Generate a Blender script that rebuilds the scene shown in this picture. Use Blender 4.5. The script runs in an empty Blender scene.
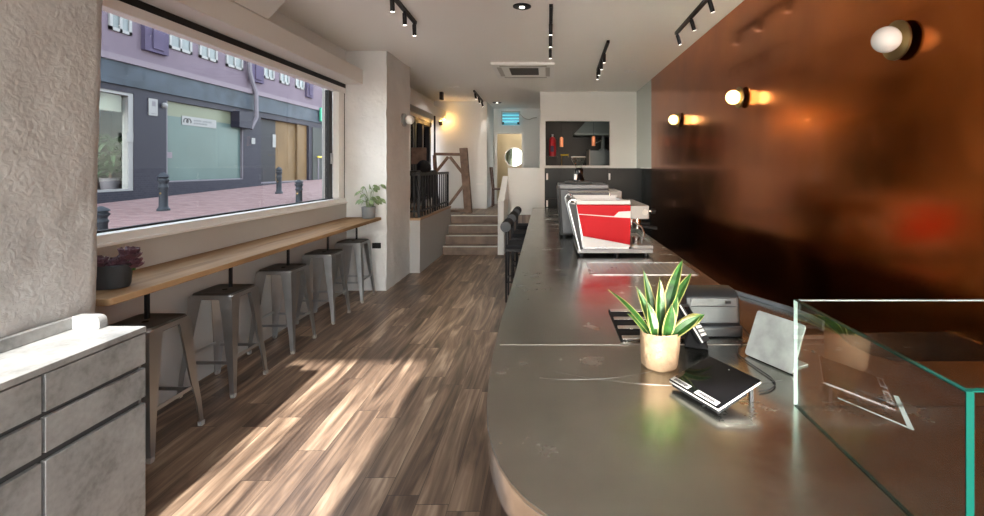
import bpy, bmesh, math, random
from mathutils import Vector, Matrix, noise
random.seed(7)
PI = math.pi
S = bpy.context.scene
C = S.collection
F = 470.0; VX, VY = 548.0, 167.0; EYE = 1.68      # focal length in pixels, vanishing point, eye height


def P(px, py, Y):
    return Vector(((px - VX) / F * Y, Y, EYE + (VY - py) / F * Y))


# ------------------------------------------------------------------ mesh builder
class MB:
    def __init__(s):
        s.v = []; s.f = []

    def add(s, vs, fs):
        b = len(s.v)
        s.v += [tuple(v) for v in vs]
        s.f += [tuple(i + b for i in f) for f in fs]
        return s

    def box(s, x0, y0, z0, x1, y1, z1):
        return s.add([(x0, y0, z0), (x1, y0, z0), (x1, y1, z0), (x0, y1, z0), (x0, y0, z1), (x1, y0, z1), (x1, y1, z1), (x0, y1, z1)],
                     [(0, 3, 2, 1), (4, 5, 6, 7), (0, 1, 5, 4), (1, 2, 6, 5), (2, 3, 7, 6), (3, 0, 4, 7)])

    def hexa(s, bot, top):
        return s.add(list(bot) + list(top), [(3, 2, 1, 0), (4, 5, 6, 7), (0, 1, 5, 4), (1, 2, 6, 5), (2, 3, 7, 6), (3, 0, 4, 7)])

    def obox(s, c, ax, ay, az, sx, sy, sz):
        c, ax, ay, az = Vector(c), Vector(ax).normalized(), Vector(ay).normalized(), Vector(az).normalized()
        q = lambda i, j, k: c + ax * sx * i / 2 + ay * sy * j / 2 + az * sz * k / 2
        return s.hexa([q(-1, -1, -1), q(1, -1, -1), q(1, 1, -1), q(-1, 1, -1)], [q(-1, -1, 1), q(1, -1, 1), q(1, 1, 1), q(-1, 1, 1)])

    def bar(s, p0, p1, w, t, up=(0, 0, 1)):
        p0, p1 = Vector(p0), Vector(p1)
        d = (p1 - p0).normalized()
        sd = d.cross(Vector(up))
        if sd.length < 1e-4: sd = d.cross(Vector((0, 1, 0)))
        sd.normalize(); u = sd.cross(d)
        return s.obox((p0 + p1) / 2, sd, d, u, w, (p1 - p0).length, t)

    def tube(s, pts, r, n=10, caps=True):
        pts = [Vector(p) for p in pts]
        rs = r if isinstance(r, (list, tuple)) else [r] * len(pts)
        rings = []; prev = None
        for i, p in enumerate(pts):
            d = (pts[min(i + 1, len(pts) - 1)] - pts[max(i - 1, 0)]).normalized()
            if prev is None:
                a = Vector((0, 0, 1)) if abs(d.z) < .9 else Vector((1, 0, 0))
                u = d.cross(a).normalized()
            else:
                u = (prev - d * prev.dot(d)).normalized()
            prev = u; w = d.cross(u)
            rings.append([p + (u * math.cos(2 * PI * k / n) + w * math.sin(2 * PI * k / n)) * rs[i] for k in range(n)])
        vs = [v for rg in rings for v in rg]; fs = []
        for i in range(len(pts) - 1):
            for k in range(n):
                fs.append((i * n + k, i * n + (k + 1) % n, (i + 1) * n + (k + 1) % n, (i + 1) * n + k))
        if caps:
            fs.append(tuple(range(n - 1, -1, -1))); fs.append(tuple((len(pts) - 1) * n + k for k in range(n)))
        return s.add(vs, fs)

    def cyl(s, p0, p1, r, n=20):
        return s.tube([p0, p1], r, n)

    def lathe(s, c, prof, n=28, axis='z', sx=1, sy=1, wob=None):
        vs = []; fs = []
        for i, (r, h) in enumerate(prof):
            for k in range(n):
                a = 2 * PI * k / n
                rr = r * (1 + (wob(a, h) if wob else 0))
                x, y = rr * math.cos(a) * sx, rr * math.sin(a) * sy
                if axis == 'z': v = (c[0] + x, c[1] + y, c[2] + h)
                elif axis == 'x': v = (c[0] + h, c[1] + x, c[2] + y)
                else: v = (c[0] + x, c[1] + h, c[2] + y)
                vs.append(v)
        m = len(prof)
        for i in range(m - 1):
            for k in range(n):
                fs.append((i * n + k, i * n + (k + 1) % n, (i + 1) * n + (k + 1) % n, (i + 1) * n + k))
        if prof[0][0] > 1e-5: fs.append(tuple(range(n - 1, -1, -1)))
        if prof[-1][0] > 1e-5: fs.append(tuple((m - 1) * n + k for k in range(n)))
        return s.add(vs, fs)

    def sphere(s, c, r, n=24, m=14, sz=1):
        return s.lathe(c, [(max(1e-6, r * math.sin(PI * i / m)), -r * sz * math.cos(PI * i / m)) for i in range(m + 1)], n)

    def prism(s, poly, a, b, axis='z'):
        def q(p, h):
            return (p[0], p[1], h) if axis == 'z' else ((p[0], h, p[1]) if axis == 'y' else (h, p[0], p[1]))
        n = len(poly)
        vs = [q(p, a) for p in poly] + [q(p, b) for p in poly]
        fs = [tuple(range(n - 1, -1, -1)), tuple(range(n, 2 * n))] + [(i, (i + 1) % n, n + (i + 1) % n, n + i) for i in range(n)]
        return s.add(vs, fs)

    def leaf(s, base, d, n_, L, W, bend=0.6, seg=7, cup=.25, prof=None, shrink=1.0, lift=0.0, twist=0.0, th=.0012):
        """a leaf blade: from base along d, face normal n_, bending over towards -n_"""
        d = Vector(d).normalized(); n_ = Vector(n_); n_ = (n_ - d * n_.dot(d)).normalized()
        p = Vector(base); top = []
        for i in range(seg + 1):
            t = i / seg
            w = W * (prof(t) if prof else math.sin(PI * min(1, .08 + .92 * t)) ** .8) * shrink + .0003
            side = d.cross(n_)
            if twist: side = Matrix.Rotation(twist * t, 3, d) @ side
            nn = side.cross(d)
            q = p + nn * lift
            top.append((q - side * w / 2 + nn * w * cup, q, q + side * w / 2 + nn * w * cup, nn))
            rot = Matrix.Rotation(-bend / seg, 3, side)
            d = (rot @ d).normalized(); n_ = (rot @ n_).normalized()
            p = p + d * L / seg
        vs = []; fs = []
        for a, b, c, nn in top: vs += [a, b, c, c - nn * th, b - nn * th, a - nn * th]
        for i in range(seg):
            o = i * 6
            for k in range(6): fs.append((o + k, o + (k + 1) % 6, o + 6 + (k + 1) % 6, o + 6 + k))
        fs.append((5, 4, 3, 2, 1, 0)); o = seg * 6; fs.append((o, o + 1, o + 2, o + 3, o + 4, o + 5))
        return s.add(vs, fs)

    def build(s, name, mat, parent=None, smooth=True, bevel=0, seg=2, local=False):
        off = Vector((0, 0, 0))
        if parent is not None and not local:
            q = parent
            while q: off += q.location; q = q.parent
        me = bpy.data.meshes.new(name)
        me.from_pydata([tuple(Vector(v) - off) for v in s.v], [], s.f)
        bm = bmesh.new(); bm.from_mesh(me); bmesh.ops.recalc_face_normals(bm, faces=bm.faces); bm.to_mesh(me); bm.free()
        if smooth:
            me.polygons.foreach_set('use_smooth', [True] * len(me.polygons))
            me.set_sharp_from_angle(angle=math.radians(38))
        me.materials.append(mat)
        o = bpy.data.objects.new(name, me); C.objects.link(o)
        if parent is not None: o.parent = parent
        if bevel:
            m = o.modifiers.new('bevel', 'BEVEL'); m.width = bevel; m.segments = seg; m.limit_method = 'ANGLE'; m.angle_limit = math.radians(40)
        return o


def tag(o, label, cat, group=None, kind=None):
    o['label'] = label; o['category'] = cat
    if group: o['group'] = group
    if kind: o['kind'] = kind
    return o


def thing(name, label, cat, loc=(0, 0, 0), rz=0, group=None):
    o = bpy.data.objects.new(name, None); C.objects.link(o)
    o.location = loc; o.rotation_euler.z = rz; o.empty_display_size = .1
    return tag(o, label, cat, group)


def struct(o, label=None):
    o['kind'] = 'structure'
    if label: o['label'] = label
    return o


def dup(root, loc, label, rz=None, group=None):
    def cp(o, parent):
        c = o.copy(); C.objects.link(c)
        if parent: c.parent = parent
        for ch in kids.get(o.name, []): cp(ch, c)
        return c
    kids = {}
    for o in list(C.objects):
        if o.parent: kids.setdefault(o.parent.name, []).append(o)
    r = cp(root, None); r.location = loc
    if rz is not None: r.rotation_euler.z = rz
    r['label'] = label
    if group: r['group'] = group
    return r


# ------------------------------------------------------------------ materials
def new(name):
    m = bpy.data.materials.new(name); m.use_nodes = True
    nt = m.node_tree
    return m, nt, nt.nodes['Principled BSDF'], nt.nodes['Material Output']


def N(nt, t, **kw):
    n = nt.nodes.new(t)
    for k, v in kw.items(): setattr(n, k, v)
    return n


def mth(nt, op, a, b=None):
    n = nt.nodes.new('ShaderNodeMath'); n.operation = op
    for i, v in enumerate((a, b)):
        if v is None: continue
        if isinstance(v, (int, float)): n.inputs[i].default_value = v
        else: nt.links.new(v, n.inputs[i])
    return n.outputs[0]


def ramp(nt, fac, stops):
    r = nt.nodes.new('ShaderNodeValToRGB')
    e = r.color_ramp.elements
    while len(e) < len(stops): e.new(.5)
    for x, (p, c) in zip(e, stops):
        x.position = p; x.color = (c[0], c[1], c[2], 1)
    nt.links.new(fac, r.inputs[0]); return r.outputs[0]


def simple(name, col, rough=.5, metal=0, spec=.5, var=0, vscale=8, bump=0, bscale=60, emit=None, estr=0, coat=0):
    m, nt, b, out = new(name)
    b.inputs['Base Color'].default_value = (*col, 1); b.inputs['Roughness'].default_value = rough
    b.inputs['Metallic'].default_value = metal; b.inputs['Specular IOR Level'].default_value = spec
    b.inputs['Coat Weight'].default_value = coat
    if var or bump:
        tc = N(nt, 'ShaderNodeTexCoord')
    if var:
        no = N(nt, 'ShaderNodeTexNoise'); no.inputs['Scale'].default_value = vscale; no.inputs['Detail'].default_value = 5
        nt.links.new(tc.outputs['Object'], no.inputs['Vector'])
        lo = tuple(max(0, c * (1 - var)) for c in col); hi = tuple(min(1, c * (1 + var)) for c in col)
        nt.links.new(ramp(nt, no.outputs[0], [(.3, lo), (.7, hi)]), b.inputs['Base Color'])
    if bump:
        n2 = N(nt, 'ShaderNodeTexNoise'); n2.inputs['Scale'].default_value = bscale; n2.inputs['Detail'].default_value = 4
        nt.links.new(tc.outputs['Object'], n2.inputs['Vector'])
        bp = N(nt, 'ShaderNodeBump'); bp.inputs['Strength'].default_value = bump; bp.inputs['Distance'].default_value = .02
        nt.links.new(n2.outputs[0], bp.inputs['Height']); nt.links.new(bp.outputs[0], b.inputs['Normal'])
    if emit:
        b.inputs['Emission Color'].default_value = (*emit, 1); b.inputs['Emission Strength'].default_value = estr
    return m


def glass(name, tint=(.97, .99, .98), refl=1.0):
    m, nt, b, out = new(name); nt.nodes.remove(b)
    tr = N(nt, 'ShaderNodeBsdfTransparent'); tr.inputs[0].default_value = (*tint, 1)
    gl = N(nt, 'ShaderNodeBsdfGlossy'); gl.inputs['Roughness'].default_value = .0
    fr = N(nt, 'ShaderNodeFresnel'); fr.inputs[0].default_value = 1.5
    mx = N(nt, 'ShaderNodeMixShader')
    ge = N(nt, 'ShaderNodeNewGeometry')      # front faces mirror, back faces only let light out
    nt.links.new(mth(nt, 'MULTIPLY', mth(nt, 'MULTIPLY', fr.outputs[0], mth(nt, 'SUBTRACT', 1.0, ge.outputs['Backfacing'])), refl), mx.inputs[0]); nt.links.new(tr.outputs[0], mx.inputs[1]); nt.links.new(gl.outputs[0], mx.inputs[2])
    nt.links.new(mx.outputs[0], out.inputs[0])
    return m


def plank_mat(name, wx, ly, cols, rough=.38, axis='XY', streak=1.0, spec=.4, gaps=1):
    m, nt, b, out = new(name); b.inputs['Specular IOR Level'].default_value = spec
    g = N(nt, 'ShaderNodeNewGeometry'); sp = N(nt, 'ShaderNodeSeparateXYZ'); nt.links.new(g.outputs['Position'], sp.inputs[0])
    X, Y = (sp.outputs[0], sp.outputs[1]) if axis == 'XY' else (sp.outputs[1], sp.outputs[0])
    x = mth(nt, 'DIVIDE', X, wx); row = mth(nt, 'FLOOR', x)
    w1 = N(nt, 'ShaderNodeTexWhiteNoise', noise_dimensions='1D'); nt.links.new(row, w1.inputs['W'])
    y = mth(nt, 'ADD', mth(nt, 'DIVIDE', Y, ly), mth(nt, 'MULTIPLY', w1.outputs[0], 3.7)); cid = mth(nt, 'FLOOR', y)
    cb = N(nt, 'ShaderNodeCombineXYZ'); nt.links.new(row, cb.inputs[0]); nt.links.new(cid, cb.inputs[1])
    w2 = N(nt, 'ShaderNodeTexWhiteNoise', noise_dimensions='2D'); nt.links.new(cb.outputs[0], w2.inputs['Vector'])
    rnd = w2.outputs[0]
    # grain: noise stretched along the plank, a different slice for every plank
    def grain(sx, sy, det, dist):
        cv = N(nt, 'ShaderNodeCombineXYZ')
        nt.links.new(mth(nt, 'MULTIPLY', X, sx), cv.inputs[0]); nt.links.new(mth(nt, 'MULTIPLY', Y, sy), cv.inputs[1]); nt.links.new(mth(nt, 'MULTIPLY', rnd, 37), cv.inputs[2])
        no = N(nt, 'ShaderNodeTexNoise'); no.inputs['Scale'].default_value = 1; no.inputs['Detail'].default_value = det; no.inputs['Distortion'].default_value = dist
        nt.links.new(cv.outputs[0], no.inputs['Vector']); return no.outputs[0]
    g1 = grain(9, .9, 4, 1.5); g2 = grain(48, 1.8, 3, .4)
    t = mth(nt, 'ADD', mth(nt, 'MULTIPLY', mth(nt, 'SUBTRACT', g1, .5), 1.5 * streak), mth(nt, 'MULTIPLY', mth(nt, 'SUBTRACT', g2, .5), .45 * streak))
    t = mth(nt, 'ADD', t, mth(nt, 'ADD', mth(nt, 'MULTIPLY', rnd, .30), .37))
    col = ramp(nt, t, cols)
    fx = mth(nt, 'FRACT', x); fy = mth(nt, 'FRACT', y)
    gap = mth(nt, 'MAXIMUM', mth(nt, 'LESS_THAN', fx, .018), mth(nt, 'LESS_THAN', fy, .0035))
    mx = N(nt, 'ShaderNodeMix', data_type='RGBA'); mx.inputs[7].default_value = (.02, .013, .01, 1)
    nt.links.new(mth(nt, 'MULTIPLY', gap, .75 * gaps), mx.inputs[0]); nt.links.new(col, mx.inputs[6]); nt.links.new(mx.outputs[2], b.inputs['Base Color'])
    b.inputs['Roughness'].default_value = rough
    bp = N(nt, 'ShaderNodeBump'); bp.inputs['Strength'].default_value = .25; bp.inputs['Distance'].default_value = .004
    nt.links.new(mth(nt, 'SUBTRACT', g2, mth(nt, 'MULTIPLY', gap, float(gaps))), bp.inputs['Height']); nt.links.new(bp.outputs[0], b.inputs['Normal'])
    return m


def plaster(name, col, amt, scale, var=.06):
    m, nt, b, out = new(name)
    tc = N(nt, 'ShaderNodeTexCoord')
    n1 = N(nt, 'ShaderNodeTexNoise'); n1.inputs['Scale'].default_value = scale; n1.inputs['Detail'].default_value = 6; n1.inputs['Distortion'].default_value = .8
    v1 = N(nt, 'ShaderNodeTexVoronoi', feature='SMOOTH_F1'); v1.inputs['Scale'].default_value = scale * 1.7
    for n in (n1, v1): nt.links.new(tc.outputs['Object'], n.inputs['Vector'])
    h = mth(nt, 'ADD', n1.outputs[0], mth(nt, 'MULTIPLY', v1.outputs[0], .35))
    bp = N(nt, 'ShaderNodeBump'); bp.inputs['Strength'].default_value = amt; bp.inputs['Distance'].default_value = .03
    nt.links.new(h, bp.inputs['Height']); nt.links.new(bp.outputs[0], b.inputs['Normal'])
    n3 = N(nt, 'ShaderNodeTexNoise'); n3.inputs['Scale'].default_value = 2.5; nt.links.new(tc.outputs['Object'], n3.inputs['Vector'])
    nt.links.new(ramp(nt, n3.outputs[0], [(.3, tuple(c * (1 - var) for c in col)), (.7, tuple(min(1, c * (1 + var)) for c in col))]), b.inputs['Base Color'])
    b.inputs['Roughness'].default_value = .85; b.inputs['Specular IOR Level'].default_value = .25
    return m


def brick_mat(name, c1, c2, mo, scale, bw=.5, rh=.25, axes=(0, 1), rough=.8, ms=.02):
    m, nt, b, out = new(name)
    g = N(nt, 'ShaderNodeNewGeometry'); sp = N(nt, 'ShaderNodeSeparateXYZ'); cb = N(nt, 'ShaderNodeCombineXYZ')
    nt.links.new(g.outputs['Position'], sp.inputs[0])
    for i, a in enumerate(axes): nt.links.new(sp.outputs[a], cb.inputs[i])
    t = N(nt, 'ShaderNodeTexBrick'); t.inputs['Scale'].default_value = scale; t.inputs['Color1'].default_value = (*c1, 1); t.inputs['Color2'].default_value = (*c2, 1)
    t.inputs['Mortar'].default_value = (*mo, 1); t.inputs['Brick Width'].default_value = bw; t.inputs['Row Height'].default_value = rh; t.inputs['Mortar Size'].default_value = ms
    b.inputs['Specular IOR Level'].default_value = .08
    nt.links.new(cb.outputs[0], t.inputs['Vector']); nt.links.new(t.outputs['Color'], b.inputs['Base Color'])
    b.inputs['Roughness'].default_value = rough
    return m


def concrete(name, base):
    m, nt, b, out = new(name)
    tc = N(nt, 'ShaderNodeTexCoord')
    n1 = N(nt, 'ShaderNodeTexNoise'); n1.inputs['Scale'].default_value = 5; n1.inputs['Detail'].default_value = 8; n1.inputs['Roughness'].default_value = .62
    n2 = N(nt, 'ShaderNodeTexNoise'); n2.inputs['Scale'].default_value = 40; n2.inputs['Detail'].default_value = 4
    for n in (n1, n2): nt.links.new(tc.outputs['Object'], n.inputs['Vector'])
    t = mth(nt, 'ADD', mth(nt, 'MULTIPLY', n1.outputs[0], .8), mth(nt, 'MULTIPLY', n2.outputs[0], .2))
    nt.links.new(ramp(nt, t, [(.34, tuple(c * .62 for c in base)), (.5, base), (.66, tuple(min(1, c * 1.25) for c in base))]), b.inputs['Base Color'])
    b.inputs['Roughness'].default_value = .55
    return m


def steel(name, col, rough, scratch=.0, aniso=0):
    m, nt, b, out = new(name)
    b.inputs['Base Color'].default_value = (*col, 1); b.inputs['Metallic'].default_value = 1
    tc = N(nt, 'ShaderNodeTexCoord')
    n1 = N(nt, 'ShaderNodeTexNoise'); n1.inputs['Scale'].default_value = 3.2; n1.inputs['Detail'].default_value = 6; n1.inputs['Roughness'].default_value = .65
    nt.links.new(tc.outputs['Object'], n1.inputs['Vector'])
    mr = N(nt, 'ShaderNodeMapRange'); mr.inputs['From Min'].default_value = .3; mr.inputs['From Max'].default_value = .72
    mr.inputs['To Min'].default_value = rough * .75; mr.inputs['To Max'].default_value = rough * 1.35
    nt.links.new(n1.outputs[0], mr.inputs[0]); nt.links.new(mr.outputs[0], b.inputs['Roughness'])
    nt.links.new(ramp(nt, n1.outputs[0], [(.35, tuple(c * .84 for c in col)), (.65, col)]), b.inputs['Base Color'])
    if scratch:
        mp = N(nt, 'ShaderNodeMapping'); mp.inputs['Scale'].default_value = (4, 120, 4); mp.inputs['Rotation'].default_value = (0, 0, .1)
        nt.links.new(tc.outputs['Object'], mp.inputs[0])
        n2 = N(nt, 'ShaderNodeTexNoise'); n2.inputs['Scale'].default_value = 1; n2.inputs['Detail'].default_value = 3; nt.links.new(mp.outputs[0], n2.inputs['Vector'])
        n3 = N(nt, 'ShaderNodeTexNoise'); n3.inputs['Scale'].default_value = 1.6; nt.links.new(tc.outputs['Object'], n3.inputs['Vector'])
        bp = N(nt, 'ShaderNodeBump'); bp.inputs['Strength'].default_value = scratch; bp.inputs['Distance'].default_value = .003
        nt.links.new(mth(nt, 'ADD', n2.outputs[0], mth(nt, 'MULTIPLY', n3.outputs[0], 4)), bp.inputs['Height']); nt.links.new(bp.outputs[0], b.inputs['Normal'])
    return m


def copper_mat():
    m, nt, b, out = new('copper')
    tc = N(nt, 'ShaderNodeTexCoord')
    n1 = N(nt, 'ShaderNodeTexNoise'); n1.inputs['Scale'].default_value = 1.3; n1.inputs['Detail'].default_value = 5; n1.inputs['Distortion'].default_value = .5
    n2 = N(nt, 'ShaderNodeTexNoise'); n2.inputs['Scale'].default_value = .8; n2.inputs['Detail'].default_value = 1
    for n in (n1, n2): nt.links.new(tc.outputs['Object'], n.inputs['Vector'])
    nt.links.new(ramp(nt, n1.outputs[0], [(.3, (.36, .095, .016)), (.55, (.49, .14, .025)), (.75, (.60, .19, .038))]), b.inputs['Base Color'])
    b.inputs['Metallic'].default_value = 1; b.inputs['Coat Weight'].default_value = .12; b.inputs['Coat Roughness'].default_value = .03
    mr = N(nt, 'ShaderNodeMapRange'); mr.inputs['From Min'].default_value = .3; mr.inputs['From Max'].default_value = .7
    mr.inputs['To Min'].default_value = .16; mr.inputs['To Max'].default_value = .25
    nt.links.new(n1.outputs[0], mr.inputs[0]); nt.links.new(mr.outputs[0], b.inputs['Roughness'])
    bp = N(nt, 'ShaderNodeBump'); bp.inputs['Strength'].default_value = .12; bp.inputs['Distance'].default_value = .05
    nt.links.new(n2.outputs[0], bp.inputs['Height']); nt.links.new(bp.outputs[0], b.inputs['Normal']); nt.links.new(bp.outputs[0], b.inputs['Coat Normal'])
    return m


M = {}
M['floor'] = plank_mat('wood_floor', .165, 1.22, [(.10, (.035, .022, .015)), (.34, (.088, .058, .041)), (.55, (.165, .110, .075)), (.74, (.275, .192, .130)), (.95, (.46, .345, .245))], .36)
M['bar_wood'] = plank_mat('bar_wood', 8.0, 60.0, [(.2, (.15, .085, .04)), (.5, (.30, .185, .095)), (.85, (.42, .28, .16))], .6, streak=.55, spec=.1, gaps=0)
M['cap_wood'] = plank_mat('cap_wood', .4, 3, [(.2, (.16, .09, .045)), (.5, (.28, .17, .09)), (.85, (.38, .25, .14))], .45, streak=.5, gaps=0)
M['stepwood'] = simple('step_wood', (.17, .11, .075), .5, var=.35, vscale=5)
M['nosing'] = simple('step_nosing', (.52, .50, .46), .5)
M['timber'] = simple('old_timber', (.16, .105, .075), .75, var=.4, vscale=9, bump=.3, bscale=30)
M['dark_wood'] = simple('dark_wood', (.09, .038, .022), .5, var=.3, vscale=12)
M['shadedwall'] = simple('bar_shaded_wall', (.50, .48, .45), .8, bump=.05, bscale=80)  # wall darkened to grey-beige, the bar's shade put into the colour
M['white'] = plaster('white_plaster', (.70, .69, .665), .10, 30)
M['wallpaint'] = simple('wall_paint', (.78, .79, .765), .8, bump=.05, bscale=80)
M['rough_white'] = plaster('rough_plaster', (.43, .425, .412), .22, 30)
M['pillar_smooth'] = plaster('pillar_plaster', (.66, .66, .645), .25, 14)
M['ceiling'] = simple('ceiling_paint', (.90, .88, .83), .85, bump=.04, bscale=90)
M['frame_cream'] = simple('frame_cream', (.88, .88, .85), .45)
M['pelmet'] = simple('pelmet_paint', (.74, .72, .68), .7)
M['black'] = simple('black_metal', (.010, .010, .011), .45, spec=.3)
M['blackgloss'] = simple('black_gloss', (.005, .005, .006), .06, spec=.25)
M['blackmatte'] = simple('black_matte', (.012, .012, .013), .75, spec=.15)
M['padgrey'] = simple('grey_pad', (.05, .052, .055), .7)
M['charcoal'] = simple('charcoal_pot', (.035, .037, .04), .65, var=.2)
M['gun'] = steel('gunmetal', (.53, .55, .56), .42)
M['gun_dark'] = steel('gunmetal_dark', (.19, .19, .19), .42)
M['steel'] = steel('counter_steel', (.48, .48, .44), .225, .04)
M['chrome'] = steel('chrome', (.78, .77, .75), .14)
M['dullsteel'] = steel('dull_steel', (.42, .42, .42), .3)
M['concrete'] = concrete('concrete_laminate', (.245, .247, .24))
M['gapdark'] = simple('gap_dark', (.06, .06, .06), .6)
M['copper'] = copper_mat()
M['darkcab'] = simple('dark_cabinet', (.017, .021, .022), .3, spec=.1)
M['darkpanel'] = simple('dark_panel', (.020, .022, .022), .15)
M['paleglass'] = simple('pale_green_glass', (.66, .73, .68), .1)
M['glass'] = glass('clear_glass', refl=.5)
M['caseglass'] = glass('case_glass', (.955, .985, .97), 1.7)
M['darkglass'] = glass('tinted_glass', (.22, .22, .25), .6)
M['headgrey'] = simple('machine_grey', (.30, .29, .27), .4)
M['platformshade'] = simple('platform_shaded', (.42, .415, .40), .8)  # shadow on the platform's side put into this grey
M['greenedge'] = simple('green_glass_edge', (.003, .046, .034), .2)
M['paleedge'] = simple('pale_glass_edge', (.36, .43, .41), .15)
M['red'] = simple('red_enamel', (.50, .004, .010), .45, spec=.12)
M['whiteenamel'] = simple('white_enamel', (.60, .59, .57), .4)
M['greyenamel'] = simple('grey_enamel', (.06, .067, .078), .35)
M['kraft'] = simple('kraft_paper', (.50, .345, .21), .85, var=.12, vscale=20, bump=.4, bscale=35)
M['leafgreen'] = simple('leaf_green', (.028, .11, .018), .4, var=.5, vscale=40)
M['leafyellow'] = simple('leaf_margin', (.60, .58, .20), .45)
M['palegreen'] = simple('pale_leaf', (.19, .26, .125), .45, var=.45, vscale=30)
M['purple'] = simple('purple_leaf', (.085, .032, .045), .5, var=.6, vscale=25)
M['soil'] = simple('soil', (.02, .014, .01), .9)
M['potgrey'] = simple('grey_pot', (.17, .175, .175), .6)
M['plasticgrey'] = simple('printer_plastic', (.022, .025, .028), .35)
M['plasticgrey2'] = simple('printer_face', (.05, .06, .067), .3)
M['silver'] = simple('silver_plate', (.33, .34, .335), .5, var=.25, vscale=14)
M['label'] = simple('paper_label', (.52, .52, .50), .6)
M['ink'] = simple('ink', (.03, .03, .03), .7)
M['brass'] = steel('aged_brass', (.30, .22, .10), .35)
M['globe_off'] = simple('globe_glass', (.82, .82, .80), .25, emit=(1, 1, 1), estr=.0)
M['globe_on'] = simple('globe_lit', (.9, .8, .55), .3, emit=(1, .66, .22), estr=3.4)
M['spotlit'] = simple('spot_bulb', (.9, .9, .85), .3, emit=(1, .93, .8), estr=6)
M['whiteplastic'] = simple('white_plastic', (.84, .83, .80), .4)
M['ventdark'] = simple('vent_dark', (.07, .065, .055), .6)
M['ventgrey'] = simple('vent_slat', (.45, .43, .39), .5)
M['uvtube'] = simple('blue_tube', (.3, .7, .8), .3, emit=(.18, .72, .95), estr=.42)
M['uvback'] = simple('lamp_housing', (.12, .14, .15), .4, emit=(.05, .35, .45), estr=.6)
M['mirror'] = steel('mirror', (.22, .27, .21), .03)
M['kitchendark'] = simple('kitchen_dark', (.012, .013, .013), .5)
M['hood'] = simple('hood_paint', (.13, .17, .185), .45)
M['lampcopper'] = simple('lamp_copper', (.75, .32, .18), .35, metal=.6, emit=(1, .35, .15), estr=.25)
M['extred'] = simple('extinguisher_red', (.40, .012, .02), .35)
M['doorwarm'] = simple('beige_room', (.62, .55, .42), .8)
# street
M['road'] = brick_mat('street_pavers', (0.2318, 0.1352, 0.1314), (0.3246, 0.2164, 0.2087), (0.2318, 0.1855, 0.1816), 2.2, .5, .25, (0, 1))
M['pavement'] = simple('front_pavement', (.55, .53, .50), .9, var=.15)
M['slate'] = brick_mat('slate_tiles', (0.0212, 0.0204, 0.0325), (0.0280, 0.0272, 0.0393), (0.0469, 0.0469, 0.0605), 4.0, .5, .25, (1, 2), .5, .012)
M['slateband'] = simple('slate_band', (0.0457, 0.0578, 0.0753), .5, var=.3, vscale=2, spec=.08)
M['lilac'] = simple('lilac_render', (0.1445, 0.1156, 0.1445), .85, var=.08, vscale=1.5, spec=.08)
M['lilacdark'] = simple('lilac_bay', (0.0773, 0.0638, 0.1075), .8, var=.15, vscale=2, spec=.08)
M['lilaclight'] = simple('lilac_ledge', (0.1882, 0.1579, 0.1848), .8, spec=.08)
M['winwhite'] = simple('window_white', (0.2554, 0.2554, 0.2554), .5, spec=.08)
M['winpane'] = simple('street_pane', (.10, .12, .125), .3, spec=.3, var=.3, vscale=1)
M['teal'] = simple('frosted_teal', (0.0806, 0.1176, 0.1142), .25, var=.12, vscale=.8, spec=.08)
M['tealtop'] = simple('frosted_cream', (0.1411, 0.1546, 0.1109), .3, spec=.08)
M['creamblind'] = simple('cream_blind', (0.2688, 0.2688, 0.2218), .7, spec=.08)
M['doorwood'] = simple('tan_door', (0.1344, 0.0840, 0.0403), .5, var=.15, vscale=2, spec=.08)
M['doordark'] = simple('dark_door', (.012, .012, .018), .5, spec=.15)
M['pipegrey'] = simple('pipe_grey', (0.1680, 0.1546, 0.1781), .6, spec=.08)
M['bollard'] = simple('bollard_iron', (.05, .058, .07), .5, spec=.08)
M['whitetile'] = brick_mat('white_tiles', (0.5040, 0.4998, 0.4788), (0.5544, 0.5460, 0.5292), (0.3192, 0.3108, 0.3024), 3.4, .7, .3, (0, 2), .5, .02)
M['greensign'] = simple('green_sign', (.01, .30, .17), .5)
M['yellow'] = simple('yellow_paint', (.72, .55, .03), .5)
M['shopdark'] = simple('shop_interior', (.035, .04, .037), .8)
M['streetplant'] = simple('street_plant', (.07, .13, .06), .6, var=.4, vscale=6)

# ------------------------------------------------------------------ room shell
XR = 1.86; CEIL = 3.26; XW = -2.74; YF = -.9; YP = 6.38
struct(MB().box(-2.94, YF, -.12, 1.96, 9.9, 0).build('floor', M['floor']), 'brown wood plank floor of the cafe')
struct(MB().box(-2.74, 9.80, 0.0, 1.9, 15.0, .68).build('floor_upper', M['floor']), 'raised wood floor at the top of the steps')
struct(MB().box(-3.1, YF, CEIL, 1.96, 15.0, CEIL + .12).build('ceiling', M['ceiling']), 'pale plastered ceiling')
struct(MB().box(XR, YF, 0, XR + .1, 8.46, CEIL).build('wall_right', M['copper']), 'polished copper sheet wall behind the counter')
struct(MB().box(XR, 8.462, 1.66, XR + .1, 9.98, CEIL).build('wall_right_glass', M['paleglass']), 'pale green glass panel at the end of the copper wall')
struct(MB().box(XR, 8.462, 0, XR + .1, 9.98, 1.658).build('wall_right_panel', M['darkpanel']), 'dark low panel at the end of the copper wall')
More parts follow.
